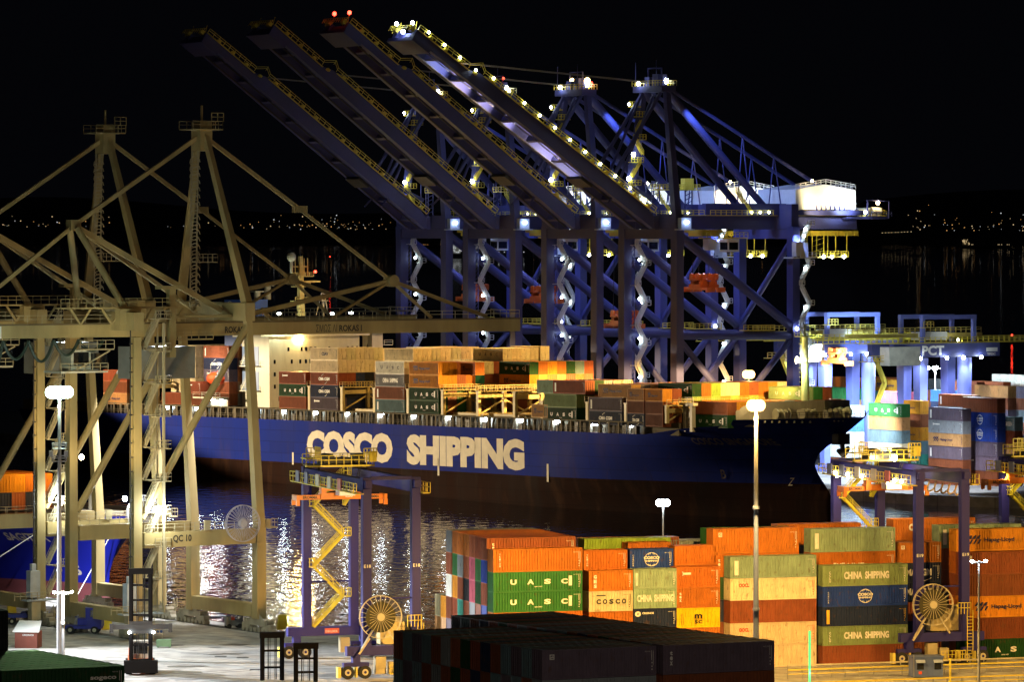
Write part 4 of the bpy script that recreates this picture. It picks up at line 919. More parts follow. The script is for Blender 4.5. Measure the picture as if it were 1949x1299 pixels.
    b = MB(); b.bb(AX - 2.2, AX + 1.8, -5.6, 5.6, AZ - .9, AZ + .5); b.bb(AX - 1, AX + 1.6, -2.4, -.4, AZ + .5, AZ + 3.2); b.bb(AX - 1, AX + 1.6, .8, 2.6, AZ + .5, AZ + 2.6); b.beam((AX, -2.6, AZ + 4.6), (AX, 2.6, AZ + 4.6), .3); b.beam((AX, -2.6, AZ), (AX, -2.6, AZ + 4.6), .25); b.beam((AX, 2.6, AZ), (AX, 2.6, AZ + 4.6), .25); b.beam((AX, -.5, AZ + 3), (AX, -.5, AZ + 6.5), .12); b.beam((AX - 2, 4.8, AZ), (AX - 2, 4.8, AZ + 6), .12)
    b.obj("apex_frame", M_PUR, root)
    b = MB(); b.rail([(AX - 2.4, -5.6, AZ + .5), (AX - 2.4, 5.6, AZ + .5), (AX + 2, 5.6, AZ + .5), (AX + 2, -5.6, AZ + .5), (AX - 2.4, -5.6, AZ + .5)], 1.2, 1.1, .11); b.rail([(AX - 3.4, 5.2, AZ - 4), (AX - 1, 5.2, AZ - 4)], 1.1, .8, .11); b.bb(AX - 3.4, AX - 1, 4, 5.8, AZ - 4.2, AZ - 4); b.obj("apex_railing", M_YEL, root)
    # zigzag stair up the far mast leg and the tower by the girder
    b = MB(); z = 67.0; k = 0
    while z < AZ - 5:
        f = (z - LZ) / (AZ - LZ); y = hy + (4.4 - hy) * f - 1.6; b.stair((-.6 if k % 2 else 1.8, y, z), (1.8 if k % 2 else -.6, y, z + 3.6), .8, (0, 1, 0), 0, .11); b.rail([(-1.2, y - .7, z + 3.6), (2.2, y - .7, z + 3.6)], 1.1, .8, .11); b.bb(-1.2, 2.2, y - .8, y + .6, z + 3.45, z + 3.6)
        z += 5.2; k += 1
    b.obj("mast_stair", M_YEL, root)
    b = MB()
    for x, y in ((2.5, 3), (4.6, 3), (4.6, 5.2), (2.5, 5.2), (7.5, -3), (9.4, -3)): b.beam((x, y, 63.6), (x, y, 71.5), .22)
    for z in range(64, 72): b.beam((2.5, 3, z), (4.6, 3, z + .9), .14); b.beam((7.5, -3, z), (9.4, -3, z + .9), .14)
    b.obj("rope_tower", M_PUR, root)
    b = MB(); b.rail([(1.5, 2, 69.5), (11, 2, 69.5), (11, -4, 69.5), (1.5, -4, 69.5), (1.5, 2, 69.5)], 1.1, 1.1, .12); b.bb(1.5, 11, -4, 2, 69.3, 69.5); b.bb(7, 9.5, -3.6, -2, 69.5, 72); b.obj("rope_platform", M_YEL, root)
    # machinery house
    b = MB(); x0, x1, y0, y1 = 36.0, 53.6, -7.2, 7.2
    b.bb(x0, x1, y0, y1, 65.0, 69.6); b.face([(x0, y0, 69.6), ((x0 + x1) / 2, y0, 70.8), (x1, y0, 69.6)]); b.face([(x1, y1, 69.6), ((x0 + x1) / 2, y1, 70.8), (x0, y1, 69.6)])
    b.face([(x0, y0, 69.62), (x0, y1, 69.62), ((x0 + x1) / 2, y1, 70.82), ((x0 + x1) / 2, y0, 70.82)]); b.face([((x0 + x1) / 2, y0, 70.82), ((x0 + x1) / 2, y1, 70.82), (x1, y1, 69.62), (x1, y0, 69.62)])
    mh = b.obj("machinery_house", M_LTH, root)
    b = MB(); globe(b, x0 + 12.6, 67.6, 1.15, y0 - .03, False); add_text(b, "COSCO", x0 + 11.6, 67.45, .35, 2.0, y0 - .04, .04); b.obj("house_emblem", mat("emblem_grey", (.25, .27, .32), .5), mh)
    b = MB(); xm = (x0 + x1) / 2; b.rail([(x0, y0, 69.7), (xm, y0, 70.9), (x1, y0, 69.7), (x1, y1, 69.7)], 1.1, 1.3, .11); b.obj("roof_railing", M_CAB, mh)
    b = MB()
    for i in range(8): b.beam((x0 + 6 + i * 1.35, y0 - .25, 64.8), (x0 + 6 + i * 1.35, y0 - .05, 66.0), .45, .3, 0, .1, .1)
    b.bb(x0 - 2, 55.5, y0 - .5, y1 + .5, 63.66, 64.8); b.obj("house_bracket", M_PUR, mh)
    b = MB(); b.bb(51.5, 64, -6.4, 6.2, 62.8, 63.4); b.rail([(51.5, -6.4, 63.4), (65, -6.4, 63.4), (65, 6.2, 63.4)], 1.1, 1.4, .12); b.beam((51, -4, 68), (58, -4, 64), .5); b.beam((58, -6, 64), (58, -6, 67.2), .3); b.beam((58, -6, 67.2), (64.5, -6, 67), .22); b.beam((64.5, -6, 63), (64.5, -6, 67), .22)
    b.obj("rear_platform", M_PUR, root)
    b = MB(); b.bb(58.8, 63.5, -4.5, 2, 63.4, 65.4); b.tube((60, -4.8, 64.6), (62.6, -4.8, 64.6), 1.0, 12); b.bb(59.5, 62, -5.6, -4.7, 63.4, 64.4); b.obj("rope_drum", M_CAB, root)
    # trolley with cab and rear maintenance cage
    b = MB(); b.bb(12, 18, -3.5, 3.5, 59.6, 60.3); b.bb(12.5, 17.5, -2.6, 2.6, 58.8, 59.6); b.rail([(11.5, -4.2, 58.6), (24.5, -4.2, 58.6)], 1.1, 1.1, .12); b.bb(11.5, 24.5, -4.3, -2.6, 58.3, 58.55); b.obj("trolley", M_YEL, root)
    b = MB(); b.bb(19.4, 22.6, -3.4, -.2, 55.2, 58.2); oc = b.obj("operator_cab", M_CAB, root)
    b = MB(); b.bb(19.33, 19.4, -3.2, -.4, 55.7, 57.4); b.bb(19.7, 22.2, -3.47, -3.4, 55.7, 57.4); b.obj("cab_window", M_GLASS, oc)
    b = MB(); b.bb(13, 15.4, -4.4, -2.4, 55.6, 58.2); b.obj("electrics_cabinet", M_CAB, root)
    b = MB(); b.bb(41, 57, -3.6, 3.6, 58.9, 60.0); b.rail([(41, -3.8, 58.8), (57, -3.8, 58.8)], 1.2, 1.0, .14); b.bb(43.5, 54, -4, 4, 53.8, 54.1); b.rail([(43.5, -4, 54.1), (54, -4, 54.1), (54, 4, 54.1)], 1.2, 1.0, .14)
    for x in (43.6, 47, 50.5, 53.8):
        for y in (-3.6, 3.6): b.beam((x, y, 54), (x, y, 59), .2)
    for z in (55.2, 56.4, 57.6): b.beam((43.6, -3.6, z), (47, -3.6, z + .8), .1); b.beam((42, -3.7, z), (42, -3.7, z + 1.2), .2)
    b.obj("maintenance_cage", M_YEL, root)
    b = MB(); b.bb(-.6, 2.2, -hy - 2.4, -hy - 1.1, 60.5, 63.0); b.bb(-1.5, 3, -hy - 2.6, -hy - 1.05, 60.2, 60.48); b.obj("electrics_cabin", M_BLUEBOX, root)
    b = MB(); b.bb(G - 1.2, G + 1, -hy - 2.6, -hy - 1.05, 54.2, 57.6); b.bb(G + 1.2, G + 3.2, -hy - 1.4, -hy + .6, 54, 57.4); b.bb(G - 2.2, G + 4.4, -hy - 2.8, -hy + .8, 53.7, 54.0); b.rail([(G - 2.2, -hy - 2.8, 54), (G + 4.4, -hy - 2.8, 54)], 1.1, 1, .1); b.obj("leg_cabin", M_CAB, root)
    # zigzag stairs on both visible legs
    for x, y, d, nm in ((G + 1.4, -hy, 1, "leg_stair"), (1.3, hy - 2.0, 1, "leg_stair")):
        b = MB(); z = 20.0; k = 0
        while z < 60:
            xa, xb = (x + .2, x + 3.0) if k % 2 == 0 else (x + 3.0, x + .2)
            b.stair((xa, y - .4, z), (xb, y - .4, z + 4.6), .9, (0, 1, 0), 0, .12); zc = z + 4.6; xl = xb
            b.bb(xl - .8, xl + .8, y - 1.2, y + 1.0, zc - .12, zc); b.rail([(xl - .8, y - 1.2, zc), (xl + .8, y - 1.2, zc)], 1.1, .8, .12)
            z += 4.6; k += 1
        b.obj(nm, M_CAB, root)
        b = MB()
        for xx in (x, x + .9):
            b.beam((xx, y + 1.2, 6), (xx, y + 1.2, 60), .16)
        for z in range(6, 60): b.beam((x, y + 1.2, z), (x + .9, y + 1.2, z + 1), .09)
        b.obj("ladder_truss", M_PUR, root)
def sts_boom(root, pitch):
    boom = empty("boom", HINGE); boom.parent = root; boom.rotation_euler = (0, R(pitch), 0)
    Lb = 77.0
    for y in (-3.7, 3.7):
        b = MB()
        for x0, x1, h0, h1 in ((0, -6, 2.2, 3.4), (-6, -58, 3.4, 3.2), (-58, -60.5, 3.2, 2.3), (-60.5, -Lb, 2.3, 2.0)):
            b.quadbox([(x0, y - .75, 0), (x1, y - .75, 0), (x1, y + .75, 0), (x0, y + .75, 0), (x0, y - .75, h0), (x1, y - .75, h1), (x1, y + .75, h1), (x0, y + .75, h0)])
        b.obj("boom_girder", M_PUR, boom)
    b = MB()
    for i in range(10): x = -3 - i * 8.1; b.bb(x - .4, x + .4, -2.94, 2.94, .3, 1.6)
    b.bb(-Lb - .2, -Lb + 5, -5.2, 5.2, -1.0, -.05); b.parts("boom_cross_tie", M_PUR, boom)
    b = MB()
    b.rail([(-2, -4.9, 3.3), (-57.5, -4.9, 3.2)], 1.15, 1.7, .11); b.rail([(-57.5, -4.9, 3.2), (-59, -4.9, 4.2), (-61.5, -4.9, 2.3), (-Lb, -4.9, 2.0)], 1.15, 1.7, .11); b.bb(-57, -2, -5.0, -4.46, 3.05, 3.2)
    b.bb(-Lb, -61, -5.0, -4.46, 1.9, 2.02); b.rail([(-Lb - 1.2, -5, 1.2), (-Lb - 1.2, 5, 1.2), (-Lb + 3, 5, 1.2)], 1.2, 1, .12)
    for i in range(16): x = -4 - i * 4.6; b.bb(x - .7, x + .1, -5.3, -4.4, 3.2 if x > -58 else 2.0, (3.2 if x > -58 else 2.0) + .5)
    b.obj("boom_walkway", M_YEL, boom)
    b = MB()
    for y in (-2.6, -2.2, 2.2, 2.6): b.beam((-1, y, -.2), (-Lb + 4, y, -.2), .12)
    b.bb(-22, -18.5, -3, 3, -.9, -.2); b.obj("trolley_rail", M_DARKST, boom)
    b = MB()
    for y in (-3.2, 3.2): b.beam((-Lb + .5, y, 1.5), (-Lb - .4, y, 4.0), .1); b.bb(-Lb - 1.0, -Lb - .2, y - .7, y + .7, 1.2, 2.2)
    b.parts("tip_bracket", M_YEL, boom)
    return boom
def lampball(p, r, g, parent, nm="floodlight"):
    b = MB(); b.ball(p, r, 0, 6, 4); return b.obj(nm, g, parent)
G_STAIR = glow("stair_lamp", (.80, .96, 1.0), 26); G_STRONG = glow("strong_white_lamp", (.85, .96, 1), 75); G_BOOM = glow("boom_lamp", (.88, 1, .75), 24)
SB = gx(SH0, 0, 42.8 + 4)
CRANES = [(24.1, 33.0, 'next to the bow with bright lamps along its raised boom', 14.0), (-7.3, 35.6, 'second from the bow with red lamps on its boom tip', 15.0), (-40.8, 36.3, 'third from the bow, boom unlit', 14.0), (-70.9, 35.6, 'fourth from the bow, boom unlit', 14.0)]
proto = None; crane_roots = []
for i, (s, pitch, txt, g) in enumerate(CRANES):
    loc = Vector((SB.x - UX * s, SB.y - UY * s, 0))
    lab = 'tall violet blue quay crane ' + txt
    if proto is None:
        root = empty("quay_crane", loc, NROT, lab, "crane", "violet quay cranes with raised booms"); sts_parts(root); proto = root; boom = sts_boom(root, pitch)
        # lamps every crane has
        for p, r, gl in (((2.6, -2.0, 94.2), .75, G_STRONG), ((-1.6, 2.6, 93.6), .42, G_STRONG), ((-2.4, 5.2, 89), .3, G_STRONG)): lampball(p, r, gl, root)
        for zz, yy, xx in ((77.5, 4.8, -1.4), (72, 6.6, -1.4), (68, 7.2, -1.2)): lampball((xx, yy, zz), .5, G_STRONG, root)
        for xx in (26, 28.5, 23.5): lampball((xx, -6.9, 64.3), .28, G_BOOM, root)
        for xx in (46.5, 49, 52.5): lampball((xx, -4.2, 54.0), .38, G_STRONG, root)
        for zz in range(22, 60, 9): lampball((36.2, -10.6, zz + 2.4), .4, G_STAIR, root); lampball((2.6, 8.0, zz + 4.4), .36, G_STAIR, root)
        for xx, zz in ((34.8, 58.9),): lampball((xx, -11.9, zz), .34, G_STAIR, root)
        lampball((.8, -13.2, 62.0), .30, glow("blue_white_lamp", (.55, .68, 1), 60), root)
        lampball((61, -6.2, 66.6), .45, G_WARM, root); lampball((57, -6.6, 64.4), .4, G_STRONG, root)
        lampball((33, -11.6, 37.6), .4, glow("blue_white_lamp", (.55, .68, 1), 60), root); lampball((39, -9.5, 71.6), .3, G_WARM, root)
    else:
        root = copy_tree(proto); root.location = loc; tag(root, lab)
        for ch in root.children:
            if ch.name.startswith("boom") and ch.type == 'EMPTY': ch.rotation_euler = (0, R(pitch), 0)
    crane_roots.append(root)
boom0 = boom
for k in range(15): x = -6 - k * 4.9; lampball((x, -5.3, (3.9 if x > -58 else 2.8)), .34, G_BOOM, boom0, "walkway_lamp")
for y in (-3.2, 3.2): lampball((-78.2, y, 3.0), .45, G_STRONG, boom0, "walkway_lamp")
lampball((-77.5, 0, 1.2), .5, glow("blue_white_lamp", (.55, .68, 1), 60), boom0, "walkway_lamp")
for root, col in ((crane_roots[1], G_RED),):
    bm = [c for c in root.children if c.name.startswith("boom") and c.type == 'EMPTY'][0]
    for y in (-3.2, 3.2): lampball((-77.6, y, 4.3), .5, col, bm, "warning_light")
    for y in (-4.5, 1.5): lampball((1.2, y, 95.0), .8, glow("apex_sodium_lamp", (1, .60, .2), 16), root, "apex_lamp")
    lampball((1.4, -5.8, 94.4), .4, G_RED, root, "warning_light")
for y in (-3, 1.6): lampball((1.2, y, 96.5), .35, G_RED, crane_roots[2], "warning_light")
# added beams without fixtures: sodium on the ship, blue fill on legs, house light
for i, (s, pitch, txt, g) in enumerate(CRANES):
    o = Vector((SB.x - UX * s, SB.y - UY * s, 0)); X = Vector((NX, NY, 0)); Y = Vector((UX, UY, 0))
    P = lambda x, y, z: o + X * x + Y * y + Vector((0, 0, z))
    for yy in (-9.5, 9.5): spot(P(2.5, yy, 90), P(24, yy * .6, 64), 36000, (.26, .40, 1), 84, .7)
    spot(P(-4, -8, 59), P(-32, 8, 22), [110000, 110000, 70000, 30000][i], SODIUM, 80, .6)
    spot(P(33, -12.2, 59.5), P(33, -10, 20), 12000, (.25, .36, 1), 100, .8)
    spot(P(2.5, -8.8, 59.5), P(0, -10.2, 25), 11000, (.34, .42, 1), 110, .8)
    spot(P(20, 2, 58.4), P(18, 0, 20), 8000, (.50, .56, 1), 150, .6)
    if i == 0: spot(P(40, -12.5, 64.6), P(46, -7, 68), 5500, (1, .82, .46), 150, .5); spot(P(50, -11.5, 64.6), P(50, -7, 67), 5000, COOL, 120, .6)
    elif i == 1: spot(P(37, -11.5, 64.6), P(40, -7, 68), 9000, (1, .78, .40), 150, .5); spot(P(49, -11, 64.6), P(50, -7, 67), 9000, COOL, 140, .6)
    else: spot(P(42, -12, 64.4), P(45, -7, 68), 5000, COOL, 150, .5)
# added beams between the boom girders, brightening the far girder's inner face
o = Vector((SB.x - UX * 24.1, SB.y - UY * 24.1, 0)); X = Vector((NX, NY, 0)); a_ = R(33)
def onboom(l, y, h): return o + X * (HINGE[0] - l * math.cos(a_) - h * math.sin(a_)) + Vector((UX, UY, 0)) * y + Vector((0, 0, HINGE[2] + l * math.sin(a_) - h * -1 * math.cos(a_)))
for l, wv, c in ((20, 5000, (1, .86, .74)), (27, 8000, (1, .84, .74)), (34, 7000, (1, .80, .66)), (41, 8000, (1, .84, .74)), (48, 7000, (1, .80, .66)), (55, 9000, (1, .80, .66)), (62, 4000, (.8, .85, 1))): spot(onboom(l, -2.6, 1.8), onboom(l + 4, 3.0, 1.3), wv, c, 125, .5, .3)
# hanging spreaders are things of their own
def spreader_mesh(n, L, m, name, loc, rz, lab, rope_top, grp):
    root = empty(name, loc, rz, lab, "spreader", grp)
    for k in range(n):
        x = (k - (n - 1) / 2) * 2.9
        b = MB(); b.bb(x - 1.1, x + 1.1, -L / 2, L / 2, 0, .55); b.bb(x - 1.2, x + 1.2, -2.2, 2.2, .55, 1.3)
        for yy in (-L / 2, L / 2): b.bb(x - 1.15, x + 1.15, yy - .3, yy + .3, -.5, .6)
        for yy in (-1.6, 1.6): b.bb(x - .8, x + .8, yy - .5, yy + .5, 1.3, 2.0); b.tube((x - .3, yy, 2.2), (x + .3, yy, 2.2), .65, 10)
        b.obj("spreader_frame", m, root)
    b = MB(); w = n * 1.45
    b.bb(-w, w, -1.7, 1.7, 2.2, 2.6)
    for x in (-w + .5, -w / 3, w / 3, w - .5):
        for yy in (-1.3, 1.3): b.tube((x - .25, yy, 3.1), (x + .25, yy, 3.1), .7, 10); b.bb(x - .12, x + .12, yy - .8, yy + .8, 2.6, 3.6)
    b.rail([(-w, -1.7, 2.6), (w, -1.7, 2.6)], 1, .9, .1); b.obj("headblock", m, root)
    b = MB()
    for x in (-w + .5, w - .5):
        for yy in (-1.2, 1.2): b.tube((x, yy, 3.2), (x * .8, yy, rope_top - loc[2]), .07, 5)
    b.obj("hoist_rope", M_CABLE, root)
    return root
HN = ['next to the bow', 'second from the bow', 'third from the bow', 'fourth from the bow']
for i, (s, _, _, g) in enumerate(CRANES):
    o = Vector((SB.x - UX * s, SB.y - UY * s, 0)) + Vector((NX, NY, 0)) * 15; z = [46.5, 37.6, 43.0, 43.2][i]
    spreader_mesh(2 if i != 3 else 2, 9, M_SPR, "spreader", (o.x, o.y, z), NROT, 'orange twin spreader hanging under the violet quay crane ' + HN[i], 59.5, "hanging quay crane spreaders")
    spot((o.x - 3, o.y - 12, z + 9), (o.x, o.y, z + 1), [1500, 700, 600, 300][i], (1, .62, .30), 60, .6)

# ------------------------------------------------------------------ the two older cream cranes at the old pier (x over the water, y away)
M_CREAM = mat("old_crane_cream", (.48, .38, .17), .6, var=.4, scale=.12, streak=.18); M_RAILG = mat("old_railing", (.48, .42, .27), .5, var=.2)
M_DOOR = mat("cabinet_grey_blue", (.50, .56, .62), .45)
def cream_parts(root):
    hy = 9.5; XL = -20.2
    for y in (-hy, hy):
        b = MB(); b.beam((0, y, 4.3), (0, y, 17.4), 1.55, 1.5, 0, 1.45, 1.45); b.beam((0, y, 17.4), (-1.9, y, 47.2), 1.35, 1.3, 0, 1.0, .95); b.obj("leg", M_CREAM, root)
        b = MB(); b.beam((XL, y, 4.3), (XL, y, 45.0), 1.5, 1.4, 0, 1.2, 1.15); b.obj("leg", M_CREAM, root)
        b = MB(); b.bb(XL + 1, -1.0, y - .75, y + .75, 15.2, 17.35); b.obj("portal_beam", M_CREAM, root)
        b = MB(); b.tube((-1.9, y, 46.5), (XL + .9, y, 19.4), .52, 12); b.obj("diagonal_brace", M_CREAM, root)
        b = MB(); b.rail([(XL + 1, y - .7, 17.4), (-4.5, y - .7, 17.4)], 1.1, 1.6, .07); b.obj("portal_railing", M_RAILG, root)
    b = MB(); add_text(b, "QC 10", -14.6, 15.75, 1.15, 3.0, -hy - .78, .03); b.obj("lettering", M_DARKST, root)
    for x in (0, XL):
        b = MB(); b.bb(x - .7, x + .7, -hy + .95, hy - .95, 4.5, 6.4); b.obj("sill_beam", M_CREAM, root)
        for y in (-hy, hy):
            b = MB(); b.beam((x - .1, y - 2.6, 3.7), (x - .1, y + 2.6, 3.7), .9, .7); b.face([(x - .46, y - 2.4, 4.0), (x - .46, y + 2.4, 4.0), (x - .46, y + .6, 5.2), (x - .46, y - .6, 5.2)])
            for q in (-2.9, 2.9): b.bb(x - .5, x + .5, y + q - 1.1, y + q + 1.1, 2.9, 3.6); b.tube((x - .6, y + q, 3.9), (x + .6, y + q, 3.9), .35, 8)
            for q in range(8): b.tube((x - .45, y - 3.8 + q * 1.08, 2.75), (x + .45, y - 3.8 + q * 1.08, 2.75), .42, 10)
            b.obj("bogie", mat("bogie_cream", (.40, .36, .26), .6, streak=.35), root)
        b = MB()
        for y in (-hy - 1.9, ): b.rail([(x - .9, y - 1.2, 3.4), (x + .9, y - 1.2, 3.4)], 1.1, .6, .07); b.stair((x + 1, y + .4, 2.4), (x + 1, y - 1.2, 4.4), .5, (1, 0, 0), 0, .06)
        b.obj("bogie_railing", M_RAILG, root)
    # upper frame
    for x, zz in ((-2, 48.4), (XL, 47.2)):
        b = MB(); b.bb(x - .8, x + .8, -hy - .9, hy + .9, zz - 1.3, zz + 1.3); b.obj("upper_cross_beam", M_CREAM, root)
    AP = Vector((-4.0, 0, 74.0))
    for y in (-hy, hy):
        b = MB(); b.beam((-2, y, 49.5), AP + Vector((0, y * .10, 0)), 1.2, 1.1, 0, .75, .7); b.obj("mast_leg", M_CREAM, root)
        b = MB(); b.tube((XL, y * .75, 48.4), (-25, y * .12, 60.4), .48, 10); b.obj("rear_strut", M_CREAM, root)
    b = MB(); b.bb(AP.x - 1, AP.x + 1, -1.3, 1.3, 71.6, 75.8); b.beam(AP + Vector((0, 0, 1)), AP + Vector((0, 0, 4.2)), .25); b.bb(AP.x - 2.6, AP.x + 2.4, -2, 2, 74.6, 74.8); b.rail([(AP.x - 2.6, -2, 74.8), (AP.x + 2.4, -2, 74.8), (AP.x + 2.4, 2, 74.8), (AP.x - 2.6, 2, 74.8)], 1.1, 1.1, .09); b.rail([(AP.x + .6, -1.8, 75.8), (AP.x + 2.6, -1.8, 75.8)], 1.3, .9, .1); b.obj("apex_frame", M_CREAM, root)
    RN = Vector((-25, 0, 60.8)); BN = Vector((28.5, 0, 52.6))
    b = MB(); b.beam(AP, RN, .5, .6); b.beam(RN, (-44, 0, 47), .45, .55); b.obj("backstay", M_CREAM, root)
    b = MB(); b.beam(RN, (-3, -4, 48.5), .7, .75); b.beam(RN, (-3, 4, 48.5), .45, .55); b.box(RN, (1.6, 1.6, 1.6)); b.obj("rear_node", M_CREAM, root)
    b = MB(); b.beam(AP, (12.6, 0, 63.2), .45, .55); b.beam((12.6, 0, 63.2), BN, .38, .45); b.box((12.6, 0, 63.2), (2.2, .8, 1.0)); b.obj("forestay", M_CREAM, root)
    b = MB(); b.beam(BN, (1.6, 0, 47.4), .6, .65); b.beam(BN, (16, -2.6, 47), .36); b.beam(BN, (34, -2.6, 47), .45); b.beam(BN, (45.5, 0, 47.1), .45, .5); b.tube(BN + Vector((0, -.9, 0)), BN + Vector((0, .9, 0)), .9, 12); b.beam((6, 0, 48.6), (8, 0, 46.8), .5); b.obj("boom_truss", M_CREAM, root)
    for y in (-3, 3):
        b = MB(); b.bb(-46, 49.3, y - .55, y + .55, 44.9, 46.7); b.obj("boom_girder", M_CREAM, root)
    b = MB()
    for x in range(-44, 50, 7): b.bb(x - .3, x + .3, -2.44, 2.44, 45.2, 46.2)
    b.bb(-46, 49.3, -3.9, -3.56, 46.72, 46.95); b.obj("cross_tie", mat("old_dark_cream", (.16, .12, .06), .6), root)
    b = MB(); b.rail([(-46, -3.9, 46.95), (48.9, -3.9, 46.95)], 1.15, 2.3, .06); b.rail([(2, -3.9, 46.95), (32, -3.9, 46.95)], 1.15, 2.3, .06); b.rail([(48.9, -3.9, 46.95), (48.9, 3.9, 46.95)], 1.15, 2, .06); b.obj("boom_railing", M_RAILG, root)
    # walkways round the upper landside frame
    b = MB(); b.bb(-31, -12, -7.4, -5.6, 49.0, 49.25); b.rail([(-31, -7.4, 49.25), (-12, -7.4, 49.25)], 1.2, 1.3, .08); b.bb(-13.4, -12.4, -7.2, -6.2, 42, 52.2); b.bb(-15, -11, -7.6, -5.8, 51.7, 52.2)
    for x in (-29, -24, -19, -14): b.beam((x, -6.5, 49), (x + 1.6, -6.5, 46.8), .25); b.beam((x + 3.2, -6.5, 49), (x + 1.6, -6.5, 46.8), .25)
    b.bb(-22, -18.6, -8.2, -6.8, 46.7, 49.0); b.bb(-13, -3, -6.9, -6.3, 47.6, 47.95); b.rail([(-12, -6.8, 44.6), (-6, -6.8, 44.6)], 1.2, 1.2, .08); b.bb(-12, -6, -6.8, -5.8, 44.4, 44.6)
    b.obj("upper_walkway", M_CREAM, root)
    # ladder mast beside the A frame
    b = MB()
    for q in (-.5, .5): b.beam((-4.6 + q, 1.5, 49), (-4.4 + q, 1.2, 72), .18)
    z = 49.0
    while z < 71: b.beam((-5.1, 1.5, z), (-3.9, 1.3, z + .5), .12); b.arc((-4.6, .9, z), .75, .9, 0, 5.4, 10); z += 1.05
    b.bb(-4.5, -1.2, .2, 1.8, 55.4, 55.55); b.rail([(-4.5, .2, 55.55), (-1.2, .2, 55.55), (-1.2, 1.8, 55.55)], 1.1, .8, .08); b.obj("ladder_mast", M_RAILG, root)
    # zigzag stair tower on the near landside leg
    b = MB(); z = 6.5; k = 0; x0 = XL + 1.0
    while z < 43.5:
        xa, xb = (x0 + .2, x0 + 2.6) if k % 2 == 0 else (x0 + 2.6, x0 + .2)
        b.stair((x0 + .2, -hy - .2, z), (x0 + 2.4, -hy - .2, z + 4.3), .8, (0, 1, 0), 0, .08); b.bb(x0 + 1.6, x0 + 4.2, -hy - 1, -hy + 1.0, z + 4.2, z + 4.32); b.rail([(x0 + 1.6, -hy - 1, z + 4.32), (x0 + 4.2, -hy - 1, z + 4.32), (x0 + 4.2, -hy + 1, z + 4.32)], 1.1, .8, .08)
        b.bb(x0, x0 + 2.4, -hy - 1, -hy - .2, z - .12, z); z += 4.6; k += 1
    b.beam((x0 + 3.0, -hy - .9, 6), (x0 + 3.0, -hy - .9, 47), .32); b.beam((x0 + 3.0, -hy + .9, 6), (x0 + 3.0, -hy + .9, 47), .2); b.obj("leg_stair", M_RAILG, root)
    b = MB(); b.tube((XL - 1.25, -hy - .7, 5), (XL - 1.25, -hy - .7, 46), .09, 6)
    for z in range(6, 46, 2): b.bb(XL - 1.4, XL - .95, -hy - .8, -hy - .6, z, z + .2)
    b.obj("cable_run", M_DARKST, root)
    b = MB(); b.bb(XL - 2.6, XL - 1.0, -hy - 2.2, -hy - .9, 6.5, 10.4); b.bb(XL - 2.2, XL - 1.5, -hy - 1.9, -hy - 1.2, 10.4, 11.4); b.bb(XL - 3.4, XL + 3, -hy - 2.6, -hy - .9, 6.0, 6.2); b.obj("power_cabinet", M_DOOR, root)
    b = MB(); b.rail([(XL - 5.4, -hy - 2.6, 6.2), (XL + 3, -hy - 2.6, 6.2)], 1.1, .9, .07); b.bb(XL - 2.4, XL - .9, -hy - 2.2, -hy - 1, 3.2, 5.9); b.obj("cabinet_platform", M_RAILG, root)
    # cab, trolley, festoon
    b = MB(); b.bb(-26.8, -23.6, -2.6, .4, 40.2, 43.2); b.bb(-29, -21.5, -3.8, 1.4, 39.9, 40.15); oc = b.obj("operator_cab", mat("cab_cream_white", (.62, .60, .50), .45), root)
    b = MB(); b.bb(-23.5, -21.4, -3.4, .2, 40.4, 42.6); b.bb(-26.4, -24, -2.68, -2.6, 41, 42.8); b.obj("cab_window", M_GLASS, oc)
    b = MB(); b.rail([(-29, -3.8, 40.15), (-21.5, -3.8, 40.15)], 1.1, 1.2, .08); b.rail([(-26, -3.8, 43.3), (-20.5, -3.8, 43.3)], 1.2, 1.2, .08); b.bb(-26, -20.5, -3.8, 1, 43.1, 43.28); b.beam((-27, -3.4, 40), (-21, -3.4, 43), .2); b.obj("cab_walkway", M_RAILG, root)
    b = MB(); b.bb(-16.5, -9.2, -2.3, 2.3, 38.8, 43.4); b.bb(-9.2, -6.4, -2.3, 2.0, 38.8, 43.4); b.obj("trolley_house", mat("trolley_house_grey", (.20, .23, .24), .5), root)
    b = MB()
    for i in range(6):
        xa = -46 + i * 4.0; sag = (3.2, 5.2, 2.6, 3.0, 2.2, 1.6)[i]; pts = [(xa + 4.0 * t / 10, -3.4, 44.6 - sag * (1 - (2 * t / 10 - 1) ** 2)) for t in range(11)]; b.path(pts, .22, 6)
    b.obj("festoon_cable", mat("festoon_dark_green", (.02, .04, .03), .5), root)
    b = MB(); b.wheel((-3.6, -hy - 1.5, 18.2), 2.6, (.12, 1, 0), .08, 30, 0, .55); b.obj("cable_reel", mat("reel_pale_blue", (.52, .52, .62), .4), root)
    b = MB(); b.bb(-9.6, -8.6, -hy - 1, -hy - .78, 17.4, 18.8); b.bb(1, 2.6, -hy - .8, -hy + .8, 17.3, 17.5); b.rail([(1, -hy - .8, 17.5), (2.6, -hy - .8, 17.5), (2.6, -hy + .8, 17.5)], 1.1, .8, .07); b.bb(.8, 1.6, -hy - .6, -hy + .2, 17.5, 18.6); b.obj("reel_platform", M_RAILG, root)
    b = MB()
    for x in (-18.2, -13.5): b.beam((x, 3, 46.7), (x, 3, 48), .15); b.ball((x, 3, 48.2), .3)
    b.obj("small_lamp", M_CAB, root)
Wc = gx(RAIL, 9.5, 0)
cr = empty("gantry_crane", Wc, NROT, "cream gantry crane lettered QC 10 with level boom over the basin", "crane", "cream quay cranes"); cream_parts(cr)
for p, r, g in (((XX, YY, ZZ), .38, G_WH) for XX, YY, ZZ in ((-18.4, -10.6, 20.0), (-30, -10.0, 19.4), (-36, 2, 19.6))): pass
